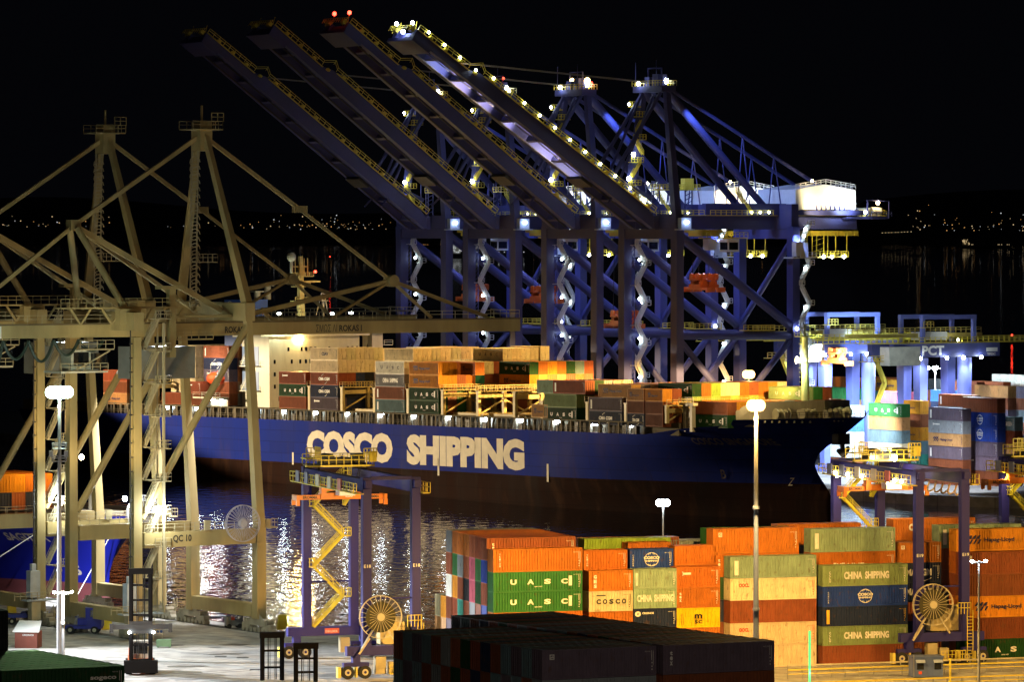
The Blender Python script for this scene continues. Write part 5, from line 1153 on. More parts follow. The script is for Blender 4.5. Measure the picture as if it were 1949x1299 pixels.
cr2 = copy_tree(cr); cr2.location = gx(RAIL, 9.5 + 28.9, 0); tag(cr2, "cream gantry crane behind the green halide lamp, partly beyond the picture edge")
for ch in list(cr2.children):
    if ch.name.startswith("lettering"): bpy.data.objects.remove(ch)
b = MB(); add_text(b, "ΣΜΩΣ ΛΙ", 13.2, 45.2, 1.1, 3.6, -3.58, .0); add_text(b, "ROKAS I", 17.2, 45.25, .95, 3.9, -3.58, .03); add_text(b, "ROKAS I", -2.2, 45.25, .95, 3.6, -3.58, .03); b.obj("lettering", M_DARKST, cr)
b = MB(); b.bb(-41.6, -38.4, -3.7, -3.57, 44.95, 46.65); sg = b.obj("sign_board", mat("sign_white", (.75, .75, .75), .5), cr)
b = MB(); globe(b, -40, 45.8, .78, -3.72, True); b.obj("sign_emblem", M_DARKST, sg)
# old crane lamps, plus added beams without fixtures for apron, frames and hull
for nm, base, pts in (("a", 0, ((-17.8, -10.8, 20.6, G_WH), (-21.0, 5, 27.5, G_WARM))), ("b", 28.9, ((-17.8, -10.8, 20.6, G_WH), (-6.5, -10.6, 20.4, G_WH)))):
    r0 = cr if nm == "a" else cr2
    for x, y, z, g in pts: lampball((x, y, z), .42, g, r0, "floodlight")
    o = gx(RAIL, 9.5 + base, 0); X = Vector((NX, NY, 0)); Y = Vector((UX, UY, 0)); P = lambda x, y, z: o + X * x + Y * y + Vector((0, 0, z))
    point(P(-17.0, -12, 20.2), 2600, (.95, 1, .9)); spot(P(-10, 0, 44.4), P(-11, -6, 3), 120000, (.92, .96, 1), 130, .6)
    spot(P(2, -4, 44.4), P(2, -10, 10), 9000, (1, .86, .6), 120, .7)
    spot(P(3, 4, 44.2), P(15, 22, 7), (170000 if nm == "a" else 420000), (.95, .95, 1), 70, .7); spot(P(-28, -14, 28), P(-8, -4, 46), 7000, (1, .74, .36), 120, .7)
    if nm == "b": point(P(-6, -12, 20.2), 2200, (.95, 1, .9))
for o_ in bpy.data.meshes:
    if o_.name.startswith(("hull", "boot_topping", "lifeboat", "radome")): o_.polygons.foreach_set("use_smooth", [True] * len(o_.polygons)); o_.update()
# ------------------------------------------------------------------ rubber-tyred yard cranes (x along the lane, y away)
M_RTG = mat("yard_crane_blue", (.015, .012, .17), .65, var=.25, scale=.2, streak=.06); M_TYRE = mat("tyre_rubber", (.02, .02, .02), .85); M_RIM = mat("rim_cream", (.55, .50, .35), .5)
M_REEL = mat("reel_cream", (.60, .54, .38), .45); M_RTGSPR = mat("yard_spreader_orange", (.78, .22, .02), .45); M_SIGN = mat("sign_grey", (.16, .17, .26), .5); M_SIGNW = mat("sign_cream", (.62, .56, .40), .5)
SPAN = 29.0; LX = 3.3
def rtg_parts(root):
    for y, nm in ((0, "near"), (SPAN, "far")):
        b = MB(); b.bb(-6.0, 6.0, y - .55, y + .55, 5.3, 6.5); b.bb(-5.2, -4.2, y - .5, y + .5, 4.2, 5.3); b.bb(4.2, 5.2, y - .5, y + .5, 4.2, 5.3); sill = b.obj("sill_beam", M_RTG, root)
        for cx in (-4.7, 4.7):
            b = MB(); b.bb(cx - 1.7, cx + 1.7, y - .4, y + .4, 3.9, 4.4); b.bb(cx - 1.6, cx - 1.2, y - .35, y + .35, 2.8, 3.9); b.bb(cx + 1.2, cx + 1.6, y - .35, y + .35, 2.8, 3.9); bo = b.obj("bogie", M_RTG, root)
            for wx in (-1.15, 1.15):
                b = MB(); b.tube((cx + wx, y - .45, 3.17), (cx + wx, y + .45, 3.17), .85, 20, 0); b.tube((cx + wx, y - .50, 3.17), (cx + wx, y + .5, 3.17), .42, 14, 1); b.tube((cx + wx, y - .56, 3.17), (cx + wx, y + .56, 3.17), .18, 10, 2); b.obj("wheel", [M_TYRE, M_RIM, M_RTG], bo)
            b = MB(); b.bb(cx - 2.5, cx - 2.1, y - .5, y + .5, 2.5, 3.9); b.bb(cx - .12, cx + .12, y - .5, y + .5, 2.5, 3.9); b.obj("wheel_guard", mat("guard_striped_yellow", (.75, .62, .12), .5), bo)
        for x in (-LX, LX):
            b = MB(); b.beam((x, y, 6.5), (x, y, 28.2), 1.05, 1.15); lg = b.obj("leg", M_RTG, root)
    for x in (-LX, LX):
        b = MB(); b.bb(x - .5, x + .5, .6, SPAN - .6, 26.3, 28.0); b.bb(x - .45, x + .45, -1.2, .58, 26.9, 27.9); b.obj("main_girder", M_RTG, root)
    b = MB()
    for y in (-.1, SPAN + .1): b.bb(-LX + .55, LX - .55, y - .3, y + .3, 27.9, 28.35); b.tube((-LX + .5, y, 12.6), (LX - .5, y, 12.6), .12, 8)
    b.parts("end_tie", M_RTG, root)
    for x, sg in ((-LX - 1.15, -1), (LX + 1.15, 1)):
        b = MB(); b.bb(x - .5, x + .5, -1.2, SPAN + 2.4, 26.1, 26.22)
        b.rail([(x + sg * .5, -1.2, 26.2), (x + sg * .5, SPAN + 2.4, 26.2)], 1.3, 1.5, .09); b.rail([(x + sg * .5, SPAN + 2.4, 26.2), (x - sg * .5, SPAN + 2.4, 26.2)], 1.3, .6, .09)
        for i in range(int(SPAN)): b.beam((x + sg * .5, i, 26.2), (x + sg * .5, i, 27.5), .06)
        b.obj("girder_walkway", M_YEL, root)
    for i, (y, m) in enumerate(((26.8, 0), (22.4, 0), (16.8, 1), (11.0, 1), (6.2, 2))):
        b = MB(); b.bb(-LX - 1.92, -LX - 1.76, y - .8, y + .8, 26.3, 27.8); sb = b.obj("sign_box", [M_SIGN, M_SIGNW, mat("sign_red", (.50, .12, .08), .5)][m], root)
    # zigzag stair between the far legs
    b = MB(); z = 6.5; k = 0
    while z < 24:
        xa, xb = (-2.4, 1.7) if k % 2 == 0 else (1.7, -2.4)
        b.stair((xa, SPAN - .2, z), (xb, SPAN - .2, z + 4.1), .75, (0, 1, 0), 0, .065, .55); e = xb
        b.bb(min(e, e + (.9 if e > 0 else -.6)) - .1, max(e, e + (.9 if e > 0 else -.6)) + .1, SPAN - .9, SPAN + .5, z + 4.0, z + 4.12); q = e + (1.0 if e > 0 else -.7); b.rail([(e, SPAN - .9, z + 4.1), (q, SPAN - .9, z + 4.1), (q, SPAN + .5, z + 4.1)], 1.1, .5, .08)
        z += 4.1; k += 1
    b.stair((1.8, SPAN - .4, 22.9), (4.3, SPAN - .4, 26.6), .8, (0, 1, 0), 0, .09, .4); b.obj("leg_stair", mat("stair_yellow", (.75, .62, .04), .5), root)
    # cable reel and its support, power pack, ladder, near-side cabin
    b = MB(); b.wheel((-1.75, -1.3, 10.3), 2.75, (.1, 1, 0), .075, 24, 0, .5); r_ = b.obj("cable_reel", M_REEL, root)
    b = MB(); b.tube((-1.75, -1.40, 10.3), (-1.75, -1.2, 10.3), 2.0, 28); b.obj("wound_cable", mat("wound_cable_olive", (.05, .045, .015), .7), r_)
    b = MB(); b.beam((-1.75, -1.0, 10.2), (-4.4, -1.0, 5.9), .2); b.beam((-1.75, -1.0, 10.2), (.8, -1.0, 6.4), .2); b.beam((-3.2, -1.2, 7.6), (-4.6, -1.2, 5.6), .25); b.obj("reel_support", M_REEL, root)
    b = MB(); b.bb(-1.2, 4.4, .7, 2.4, 6.6, 9.4); b.face([(-1.2, .7, 9.42), (4.4, .7, 9.42), (4.4, 2.4, 9.9), (-1.2, 2.4, 9.9)]); b.obj("power_pack", mat("power_pack_cream", (.58, .47, .22), .5), root)
    b = MB(); b.rail([(2.0, -.9, 8.9), (3.9, -.9, 8.9), (3.9, .7, 8.9)], 1.5, .4, .08); b.rail([(1.6, -1.2, 3.0), (3.0, -1.2, 3.0)], 1.1, .35, .08); b.bb(-.5, 3.0, -1.3, -.6, 2.85, 2.98); b.rail([(-.5, -1.3, 2.98), (3, -1.3, 2.98)], 1.1, .5, .07)
    for q in range(14): b.beam((3.3, -1.1, 2.7 + q * .45), (4.1, -1.1, 2.7 + q * .45), .06)
    b.beam((3.3, -1.1, 2.5), (3.3, -1.1, 9.4), .09); b.beam((4.1, -1.1, 2.5), (4.1, -1.1, 9.4), .09); b.obj("ladder_platform", M_YEL, root)
    b = MB(); b.bb(-2.2, -.8, -.6, .5, 2.9, 5.1); b.bb(-.4, .9, -.5, .5, 2.9, 4.4); b.bb(1.3, 2.6, SPAN - .6, SPAN + .4, 3.0, 5.0); b.parts("control_cabinet", mat("cabinet_beige", (.42, .36, .22), .5), root)
def rtg_trolley(root, y):
    tr = empty("trolley", (0, y, 28.05)); tr.parent = root
    b = MB(); b.bb(-4.2, 4.2, -2.6, 2.6, .35, .6); b.bb(-2.4, 1.6, -1.6, 1.6, .6, 1.5); b.tube((-1.5, -1.9, 1.5), (-1.5, 1.9, 1.5), .55, 12); b.bb(2, 3.4, -1.2, 1.2, .6, 2.0)
    for x in (-LX, LX):
        for q in (-2, 2): b.tube((x - .15, q, .2), (x + .15, q, .2), .24, 10)
    b.obj("trolley_frame", M_DARKST, tr)
    b = MB(); b.rail([(-5.2, -2.8, .6), (4.2, -2.8, .6), (4.2, 2.8, .6), (-4.2, 2.8, .6)], 1.3, 1.0, .1); b.rail([(-5.2, -2.8, 1.6), (-3.2, -2.8, 1.6), (-3.2, 0, 1.6)], 1.4, .5, .1); b.bb(-5.2, -3.2, -2.8, 0, 1.45, 1.6); b.bb(-5.2, 4.3, -2.9, -2.2, .4, .62); b.rail([(2.8, -2.8, 1.6), (4.6, -2.8, 1.6)], 1.2, .4, .12); b.bb(3.6, 4.6, -2.8, -2.2, 1.0, 2.4)
    b.obj("trolley_railing", M_YEL, tr)
    b = MB(); b.bb(-1, 1.2, -4.2, -2.3, -3.4, -1.2); b.obj("operator_cab", M_CAB, tr)
    return tr
def spr_yard(root_pos, rz, lab, top, words):
    root = empty("spreader", root_pos, rz, lab, "spreader", "yard crane spreaders")
    b = MB(); b.bb(-6.1, 6.1, -.35, .35, 0, .62); b.bb(-2.8, 2.8, -.75, .75, .1, .9)
    for x in (-6.1, 6.1): b.bb(x - .2, x + .2, -1.2, 1.2, -.1, .68); b.bb(x - .25, x + .25, -1.25, -.95, -.75, 0); b.bb(x - .25, x + .25, .95, 1.25, -.75, 0)
    b.obj("spreader_frame", M_RTGSPR, root)
    b = MB(); b.bb(-2.6, 2.6, -.5, .5, 1.15, 1.6); b.bb(-2.7, -2.0, -.6, .6, .6, 2.0); b.bb(2.0, 2.7, -.6, .6, .6, 2.0)
    for x in (-2.2, -1.6, 2.2): b.tube((x, -.35, 1.95), (x, .35, 1.95), .5, 14)
    b.obj("headblock", M_RTGSPR, root)
    b = MB(); add_text(b, words[0], -5.2, .1, .42, 2.0, -.36, .03); add_text(b, words[0], 3.6, .1, .42, 1.8, -.36, .03); b.obj("lettering", M_DARKST, root)
    b = MB(); add_text(b, words[1], .6, .3, .4, 1.0, -.77, .03); b.obj("number_plate", M_CAB, root)
    b = MB()
    for x in (-2.2, 2.2):
        for y in (-.4, .4): b.tube((x, y, 1.9), (x * 1.3, y, top - root_pos[2]), .05, 5)
    b.obj("hoist_rope", M_CABLE, root); return root
def rtg_place(pxleg, D): 
    p = at(pxleg, 1000, D); q = Vector((p.x, p.y, 0)) + W * LX; return q
q18 = rtg_place(697, 575); q19 = rtg_place(1748, 594)
r18 = empty("yard_crane", q18, WA, "blue yard crane standing alone beside the water with orange spreader", "yard crane", "rubber tyred yard cranes"); rtg_parts(r18); 
r19 = copy_tree(r18); r19.location = q19; tag(r19, "blue yard crane over the lit containers, brightly lamped along its girder")
rr3 = q19 + W * 25.5; r20 = copy_tree(r18); r20.location = rr3; tag(r20, "blue yard crane only half inside the picture edge")
rtg_trolley(r18, 25); rtg_trolley(r19, 20.5); rtg_trolley(r20, 24.5)
for r_, tx in ((r18, "E18"), (r19, "E19"), (r20, "E20")):
    b = MB()
    for x in (-LX, LX): add_text(b, tx, x - .48, 16.6, .42, .96, -.59, .02)
    b.obj("lettering", M_CAB, r_)
b = MB(); add_text(b, "E20", -.9, 0, .1, .1, 0); 
b = MB(); b.bb(-.9, 1.1, SPAN - .64, SPAN - .56, 5.6, 6.3); add_text(b, "E18 LOCK", -.8, 5.75, .3, 1.7, SPAN - .66, .02, 1); b.obj("notice_board", [mat("notice_red", (.65, .12, .08), .5), M_CAB], r18)
b = MB(); add_text(b, "15  17  DO  M  18", -.1, 0, .1)
sp18 = q18 + V * 24.2; spr_yard((sp18.x, sp18.y, 24.0), WA, "orange spreader hanging in the lone yard crane beside the water", 28.2, ("BROMMA", "E20"))
sp19 = q19 + V * 20; spr_yard((sp19.x, sp19.y, 24.3), WA, "glowing orange spreader under the lamped yard crane by the ship's bow", 28.2, ("BROMMA", "E19"))
sp20 = rr3 + V * 24; spr_yard((sp20.x - 2, sp20.y, 24.6), WA, "orange spreader cut off by the picture edge", 28.2, ("BROMMA", "E21"))
G_RTGL = glow("yard_crane_lamp", (1, .93, .70), 60)
for y in (24.5, 20, 15, 3.6, 1.2): lampball((-LX - 1.95, y, 26.6), .26, G_RTGL if y != 15 and y != 3.6 else G_WH, r19, "girder_lamp")
for y in (20, 24, 6): lampball((-LX - 1.9, y, 26.1), .16, G_RTGL, r19, "girder_lamp")
for y in (8, 3): lampball((-LX - 1.9, y, 26.1), .2, G_RTGL, r20, "girder_lamp")
lampball((.5, 17.2, 28.9), .45, G_RTGL, r19, "trolley_lamp")
def wl(q, x, y, z): return q + W * x + V * y + Vector((0, 0, z))
spot(wl(q19, 0, 14, 27.6), wl(q19, 0, 20.5, 24), 5200, (1, .74, .34), 120, .6); spot(wl(q19, -2, 18, 29), wl(q19, -1, 26, 22), 3800, (1, .78, .36), 140, .6)
spot(wl(q19, -5, 25, 26), wl(q19, -1, SPAN, 14), 3500, (1, .74, .34), 140, .6); spot(wl(rr3, -5, 25, 26), wl(rr3, -1, SPAN, 14), 3500, (1, .74, .34), 140, .6)
spot(wl(q19, -1, 8, 28.5), wl(q19, LX, 20, 27), 1500, (1, .85, .45), 120, .6)
spot(wl(q18, -1, 3, 25.6), wl(q18, 0, 24.2, 24), 16000, (1, .66, .24), 50, .7); spot(wl(rr3, -1, 14, 31), wl(rr3, 0, 24, 26), 1600, (1, .78, .4), 120, .6)  # first beam is added in mid-air, no lamp there, to brighten the spreader
for root, q in ((r19, q19),):
    b = MB()
    for i in range(5):
        y = 2.5 + i * 2.3; x = LX - .9; pts = [(x + 1.2 + .4 * math.cos(t * .6), y + .8 * (t / 4 - 1), 25.9 - 1.3 * (1 - (t / 4 - 1) ** 2)) for t in range(9)]; b.path(pts, .12, 5)
    b.obj("festoon_cable", mat("festoon_tan", (.55, .36, .16), .5), root)
# ------------------------------------------------------------------ rail-mounted cranes of the far yard (x inland, y away from the bow)
M_RMG = mat("far_crane_blue", (.16, .19, .50), .45, var=.15, scale=.2)
def rmg_parts(root):
    for x, y in ((0, 0), (13.2, 0), (0, 6), (13.2, 6)):
        b = MB(); b.beam((x, y, 3.6), (x, y, 30.4), 1.7, 1.7, 0, 2.7, 2.5) if (x, y) != (13.2, 0) else b.tube((x, y, 3.6), (x, y, 30.4), 1.5, 16, 0, 1.75); b.bb(x - 1.2, x + 1.2, y - 2, y + 2, QZ + .1, 3.6); b.obj("leg", M_RMG, root)
    for y in (-1, 7):
        b = MB(); b.bb(-9.5, 22.5, y - .8, y + .8, 30.6, 33.8); b.obj("main_girder", mat("far_girder_blue", (.05, .06, .20), .5), root)
        b = MB(); b.rail([(-34 if y > 0 else -20, y - 1.4, 34), (38, y - 1.4, 34)], 1.2, 1.6, .14); b.bb(-34 if y > 0 else -20, 38, y - 1.5, y - .9, 33.85, 34.0); b.obj("girder_walkway", M_YEL, root)
    b = MB()
    for x in (-.2, 15.2): b.beam((x, -1, 33.9), (x, -1, 40), .9, .9)
    b.bb(-.6, 15.6, -1.6, -.4, 39.4, 40.4); b.beam((-.2, 7, 33.9), (-.2, 7, 40), .9); b.beam((15.2, 7, 33.9), (15.2, 7, 40), .9); b.bb(-.6, 15.6, 6.4, 7.6, 39.4, 40.4); b.obj("portal_frame", M_RMG, root)
    b = MB(); b.bb(-13.8, -4.6, -5.6, -2.2, 28.9, 33.2); b.bb(.6, 9.2, 1.4, 4.2, 34.4, 36.4); b.parts("equipment_house", mat("far_house_cream", (.60, .58, .48), .5), root)
    b = MB(); b.rail([(-.8, -2.2, 37.6), (2.2, -2.2, 37.6), (2.2, 0, 37.6)], 1.3, .9, .15); b.bb(-.8, 2.2, -2.2, 0, 37.4, 37.6); b.rail([(-20, 2, 36.2), (20, 2, 36.2)], 1.2, 1.5, .16); b.bb(-20, 20, 1.6, 3, 35.2, 36.1); b.rail([(-20, -3.6, 30), (-9.6, -3.6, 30)], 1.2, 1.2, .15); b.bb(-20, -9.6, -3.7, -2, 29.8, 30)
    b.obj("upper_walkway", mat("walkway_dull_yellow", (.5, .38, .08), .5), root)
    b = MB(); b.stair((-8, 7, 18), (-5, 7, 24), 1, (0, 1, 0), 0, .18); b.stair((-5, 7, 24), (-8, 7, 30), 1, (0, 1, 0), 0, .18); b.obj("leg_stair", M_YEL, root)
    for x, y, r in ((-2.2, -2.6, .45), (5.8, -2.6, .4), (10.8, -2.6, .45), (16.2, -2.6, .4), (-10, -4, .4)): lampball((x, y, 30.4), r, G_STRONG, root)
    lampball((9.4, -2.2, 34.6), .35, G_STRONG, root)
rp = at(1752, 900, 1040); rm2 = empty("rail_crane", (rp.x, rp.y, 0), NROT, "blue rail mounted crane lettered PCT over the far yard", "crane", "far yard rail cranes"); rmg_parts(rm2)
rm1 = copy_tree(rm2); rm1.location = (rp.x + UX * 36, rp.y + UY * 36, 0); tag(rm1, "blue rail mounted crane behind the big ship's foremast")
b = MB(); add_text(b, "PCT", -1.0, 31.0, 2.3, 6.6, -1.84, .04); b.face([(-4.8, -1.84, 32.2), (-1.6, -1.84, 32.9), (-1.8, -1.84, 32.2)]); add_text(b, "TPDC", 18.6, 30.8, .6, 2.6, -1.84); b.bb(18.4, 21.8, -1.84, -1.82, 31.7, 32.6); b.obj("lettering", M_CAB, rm2)
for rm in (rm2, rm1):
    o = Vector(rm.location); X = Vector((NX, NY, 0)); Y = Vector((UX, UY, 0)); P = lambda x, y, z: o + X * x + Y * y + Vector((0, 0, z))
    for x, y in ((-3, -4.5), (10, -4.5), (16.5, -3), (5, 3)): spot(P(x, y, 30), P(x * .8, 0, 6), 7500, (.62, .74, 1), 140, .5)
    spot(P(4, -12, 29.5), P(2, -14, 3), 60000, (.62, .80, 1), 150, .6)
spot(at(1612, 690, 1048), at(1640, 800, 1085), 130000, (.55, .80, 1), 130, .6); spot(at(1600, 690, 1010), at(1620, 905, 940), 260000, (.72, .84, 1), 80, .6)
spr = at(1593, 692, 1058); spreader_mesh(1, 9, M_SPR, "spreader", (spr.x, spr.y, spr.z), NROT, "pale orange spreader under the rail crane behind the foremast", 31, "far yard spreaders")
point(spr + Vector((-3, -7, 2)), 900, (1, .7, .4))
# ------------------------------------------------------------------ containers of the far yard, long sides towards the camera, bow ends to the right
def far_stack(px, ytop, D, L, tiers, where, total=None, h=2.8):
    p = at(px, ytop, D); z = p.z; n = len(tiers)
    if total: h = (z - QZ) / total; n = total
    c = Vector((p.x, p.y, 0)) + Vector((-UX, -UY, 0)) * (L / 2) + Vector((NX, NY, 0)) * (CWD / 2)
    for i in range(n):
        t = tiers[i] if i < len(tiers) else random.choice(['brown', 'grey', 'purple']); col, kind = t if isinstance(t, tuple) else (t, None)
        container(frameM((c.x, c.y, z - (i + 1) * h), SROT), L, col, kind, '%s container%s, %s %s' % (CNAME[col], ' with ' + LDESC[kind] if kind else '', 'top' if i == 0 else ORD[i] + ' from top', where), 'containers of the far yard', 1, (h - .015) / CH, coarse=True)
far_stack(1653, 767, 1030, L40, [('green', 'uascbar'), 'tan', 'bluegrey', 'cream', 'bluegrey'], 'of the far stack at the bow', total=6)
far_stack(1720, 762, 1034, L20, [('hapag', 'hapag'), 'brown', ('hapag', 'hapag'), 'bluegrey', ('teal', 'fmm')], 'of short far stack', total=6)
far_stack(1767, 775, 1020, L40, [('purple', 'bar'), ('grey', 'ten'), ('tan', 'hapag'), ('purple', 'bar')], 'of the grey far stack', total=6)
far_stack(1832, 756, 1018, L40, ['brown', ('blue', 'globe'), ('blue', 'globe'), ('purple', 'bar'), ('purple', 'ten')], 'of far stack holding two blues', total=6)
far_stack(1786, 750, 1036, L40, [('brown', 'bar')], 'set behind the two blue ones')
far_stack(1898, 793, 1012, L20, [('bluegrey', 'evergreen'), 'brown', ('tan', 'hapag')], 'of the shaded far stack', total=5)
far_stack(1675, 745, 1062, L40, ['pink', 'tan'], 'behind the green far one')
far_stack(1771, 742, 1075, L40, ['lightblue', 'navy'], 'shining beneath the rail crane')
far_stack(1660, 722, 1095, L40, [('hapag', 'hapag'), 'teal', 'grey'], 'between the legs of the rail cranes')
far_stack(1648, 717, 1112, L40, ['orange', 'brown'], 'highest behind the rail crane legs')
far_stack(1578, 717, 1105, L40, ['orange', 'grey', 'rust', 'white'], 'in the gap at the ship bow')
far_stack(1575, 737, 1092, L40, ['green', 'tan', 'lightblue', 'white', 'lightblue', 'white'], 'glowing in the gap at the ship bow')
far_stack(1570, 770, 1080, L40, ['white', 'lightblue', 'white', 'white'], 'lowest glowing in the gap at the ship bow', total=5)
far_stack(1763, 721, 1098, L40, ['black', 'brown'], 'behind the far white lamp')
far_stack(1798, 725, 1092, L40, ['redbrown', 'brown'], 'beyond the far white lamp')
far_stack(1855, 733, 1060, L40, ['tan', 'brown'], 'on the far dim roofs')
far_stack(1888, 712, 1105, L40, ['white', 'brown'], 'alone and bright at the far edge')
far_stack(1848, 725, 1100, L40, ['brown', 'black'], 'dim behind the tan far one')
far_stack(1925, 736, 1075, L40, ['purple', 'brown'], 'dim at the far picture edge')
spot(at(1620, 690, 1012), at(1610, 912, 1040), 170000, (.86, .92, 1), 80, .7); spot(at(1770, 680, 985), at(1770, 930, 1000), 120000, (.85, .90, 1), 80, .7); spot(at(1625, 680, 985), at(1690, 800, 1030), 42000, (.62, .84, 1), 80, .6); spot(at(1905, 690, 1085), at(1912, 730, 1106), 1500, (1, .75, .55), 120, .6)
# ------------------------------------------------------------------ lighting masts and lamp posts
M_POLE = mat("galvanised_pole", (.34, .35, .36), .45, .3, var=.2)
def high_mast(px, py, D, glowm, lab, r0=.38, heads=6, ring=1.2, headr=.34, base=QZ, cams=False, nm="high_mast_lamp"):
    p = at(px, py, D); root = empty(nm, (p.x, p.y, base), 0, lab, "lamp post", "tall lighting masts"); h = p.z - base
    b = MB(); b.tube((0, 0, 0), (0, 0, h), r0, 14, 0, r0 * .5); b.tube((0, 0, 0), (0, 0, .4), r0 * 1.7, 12)
    for q in (.33, .66): b.tube((0, 0, h * q), (0, 0, h * q + .3), r0 * 1.05, 12)
    b.obj("pole", M_POLE, root)
    b = MB(); N = 16
    for i in range(N):
        t, u = 2 * math.pi * i / N, 2 * math.pi * (i + 1) / N; b.beam((ring * math.cos(t), ring * math.sin(t), h - .3), (ring * math.cos(u), ring * math.sin(u), h - .3), .14)
    for i in range(4): t = math.pi / 2 * i; b.beam((0, 0, h - .3), (ring * math.cos(t), ring * math.sin(t), h - .3), .12)
    b.obj("lamp_ring", M_POLE, root)
    for i in range(heads):
        t = 2 * math.pi * i / heads + .3; b = MB(); b.ball((ring * 1.1 * math.cos(t), ring * 1.1 * math.sin(t), h - .15), headr, 0, 10, 6, 1.15 if headr > .4 else .7); b.obj("lamp_head", glowm, root)
    if cams:
        b = MB(); zc = h * .74
        for z in (zc, zc + 1.7): b.rail([(-.9, -.9, z), (.9, -.9, z), (.9, .9, z), (-.9, .9, z), (-.9, -.9, z)], .7, .6, .1); b.bb(-.9, .9, -.9, .9, z - .1, z)
        for x in (-1, 1): b.bb(x - .25, x + .25, -1.3, -.8, zc + .6, zc + 1.4)
        b.obj("antenna_cage", M_POLE, root)
    return Vector((p.x, p.y, p.z))
m1 = high_mast(113, 745, 600, glow("mast_halide_lamp", (.62, 1, .80), 14), "tall mast with glaring green white halide lamps before the cream cranes", heads=10, ring=1.1, headr=.72, cams=True)
m2 = high_mast(1439, 770, 535, glow("mast_sodium_lamp", (1, .52, .14), 10), "tall sodium mast glaring amber in front of the lit yard", .40, 7, .5, .62)
m3 = high_mast(1262, 956, 624, G_STRONG, "white lamp post rising behind the narrow orange stacks", .2, 5, .55, .42)
m4 = high_mast(1863, 1067, 548, G_WH, "slim white lamp post in front of the yard crane reel", .2, 2, .8, .24)
m5 = high_mast(1425, 712, 972, glow("mast_sodium_lamp", (1, .52, .14), 10), "sodium lamp shining behind the containers on the ship's bow", .3, 7, .55, .8, 17)
m6 = high_mast(1780, 700, 1092, G_STRONG, "far white lamp cluster beneath the letters of the rail crane", .3, 6, 2.0, .42)
m7 = high_mast(120, 1126, 562, G_WH, "short twin white lamp post before the blue tractor", .26, 2, 1.0, .22)
point(m1 + Vector((0, 0, -1.5)), 22000, GREENISH, .6); spot(m1 + Vector((0, 0, -1.2)), at(100, 1260, 430), 110000, (.50, 1, .30), 42, .9)
spot(m2 + Vector((0, 0, -1.2)), (m2.x, m2.y + 34, 0), 310000, SODIUM, 104, .3, .6); spot(m2 + Vector((-1.5, 0, -1.5)), (-16, 566, 3), 230000, SODIUM, 62, .7, .6)
spot(m2 + Vector((0, 1, -1.0)), (20, 585, 14), 110000, SODIUM, 60, .8, .6)
point(m2 + Vector((0, -1.4, -1.6)), 9000, SODIUM, .4); spot(m2 + Vector((0, -2.6, -1.2)), (m2.x, m2.y - 2.2, 0), 210000, (1, .70, .30), 26, .6, .3); point(m3 + Vector((0, 0, -.6)), 2600, COOL, .3); point(m4 + Vector((0, 0, -.8)), 900, WHITE, .3); point(m7 + Vector((0, -.8, -.8)), 26000, WHITE, .3)  # the narrow downward beam is added to brighten the sodium mast's pole
spot(m5 + Vector((-2, -2, .3)), m5 + Vector((-45, 30, -5)), 700000, SODIUM, 150, .35, .5, .04); point(m5 + Vector((0, -3, 0)), 7000, SODIUM, .4)
point(m6 + Vector((0, -2, -1)), 16000, COOL, .5)
# unseen masts outside the picture, added to light hull, apron, yard and dark block
def unseen_mast(x, y, z, g, lab): high = high_mast(CX + x / y * F, HY + (60 - z) * F / y, y, g, lab, .4); return high
k1 = unseen_mast(-285, 1090, 42, G_WARMM if False else G_WARM, "mast far along the old pier, out of the picture")
spot(k1 + Vector((1, -1, -1.5)), (-45, 1000, 13), 4.5e6, (1, .76, .46), 86, .35, .8, .10)
k2 = unseen_mast(112, 560, 36, G_SOD, "unseen sodium mast beyond the picture edge beside the lit yard")
spot(k2 + Vector((-1, 1, -1)), (45, 602, 4), 150000, SODIUM, 64, .6, .6)
k3 = unseen_mast(-118, 610, 36, G_WH, "added white mast, unseen beyond the picture edge, lighting the old apron")
spot(k3 + Vector((1, 0, -1)), (-48, 596, 0), 1100000, (.95, .96, 1), 40, .6, .8)
k4 = unseen_mast(30, 232, 30, G_SOD, "added road lamp, unseen below the picture, lighting the dark block")
spot(k4 + Vector((0, 1, -.6)), (0, 420, 14), 160000, (1, .82, .66), 70, .8, .8)
k5 = unseen_mast(-45, 236, 29, G_SOD, "second added road lamp, unseen on the slope below the picture")
spot(k5 + Vector((0, 1, -.6)), (-40, 420, 14), 16000, (1, .80, .60), 60, .8, .8)
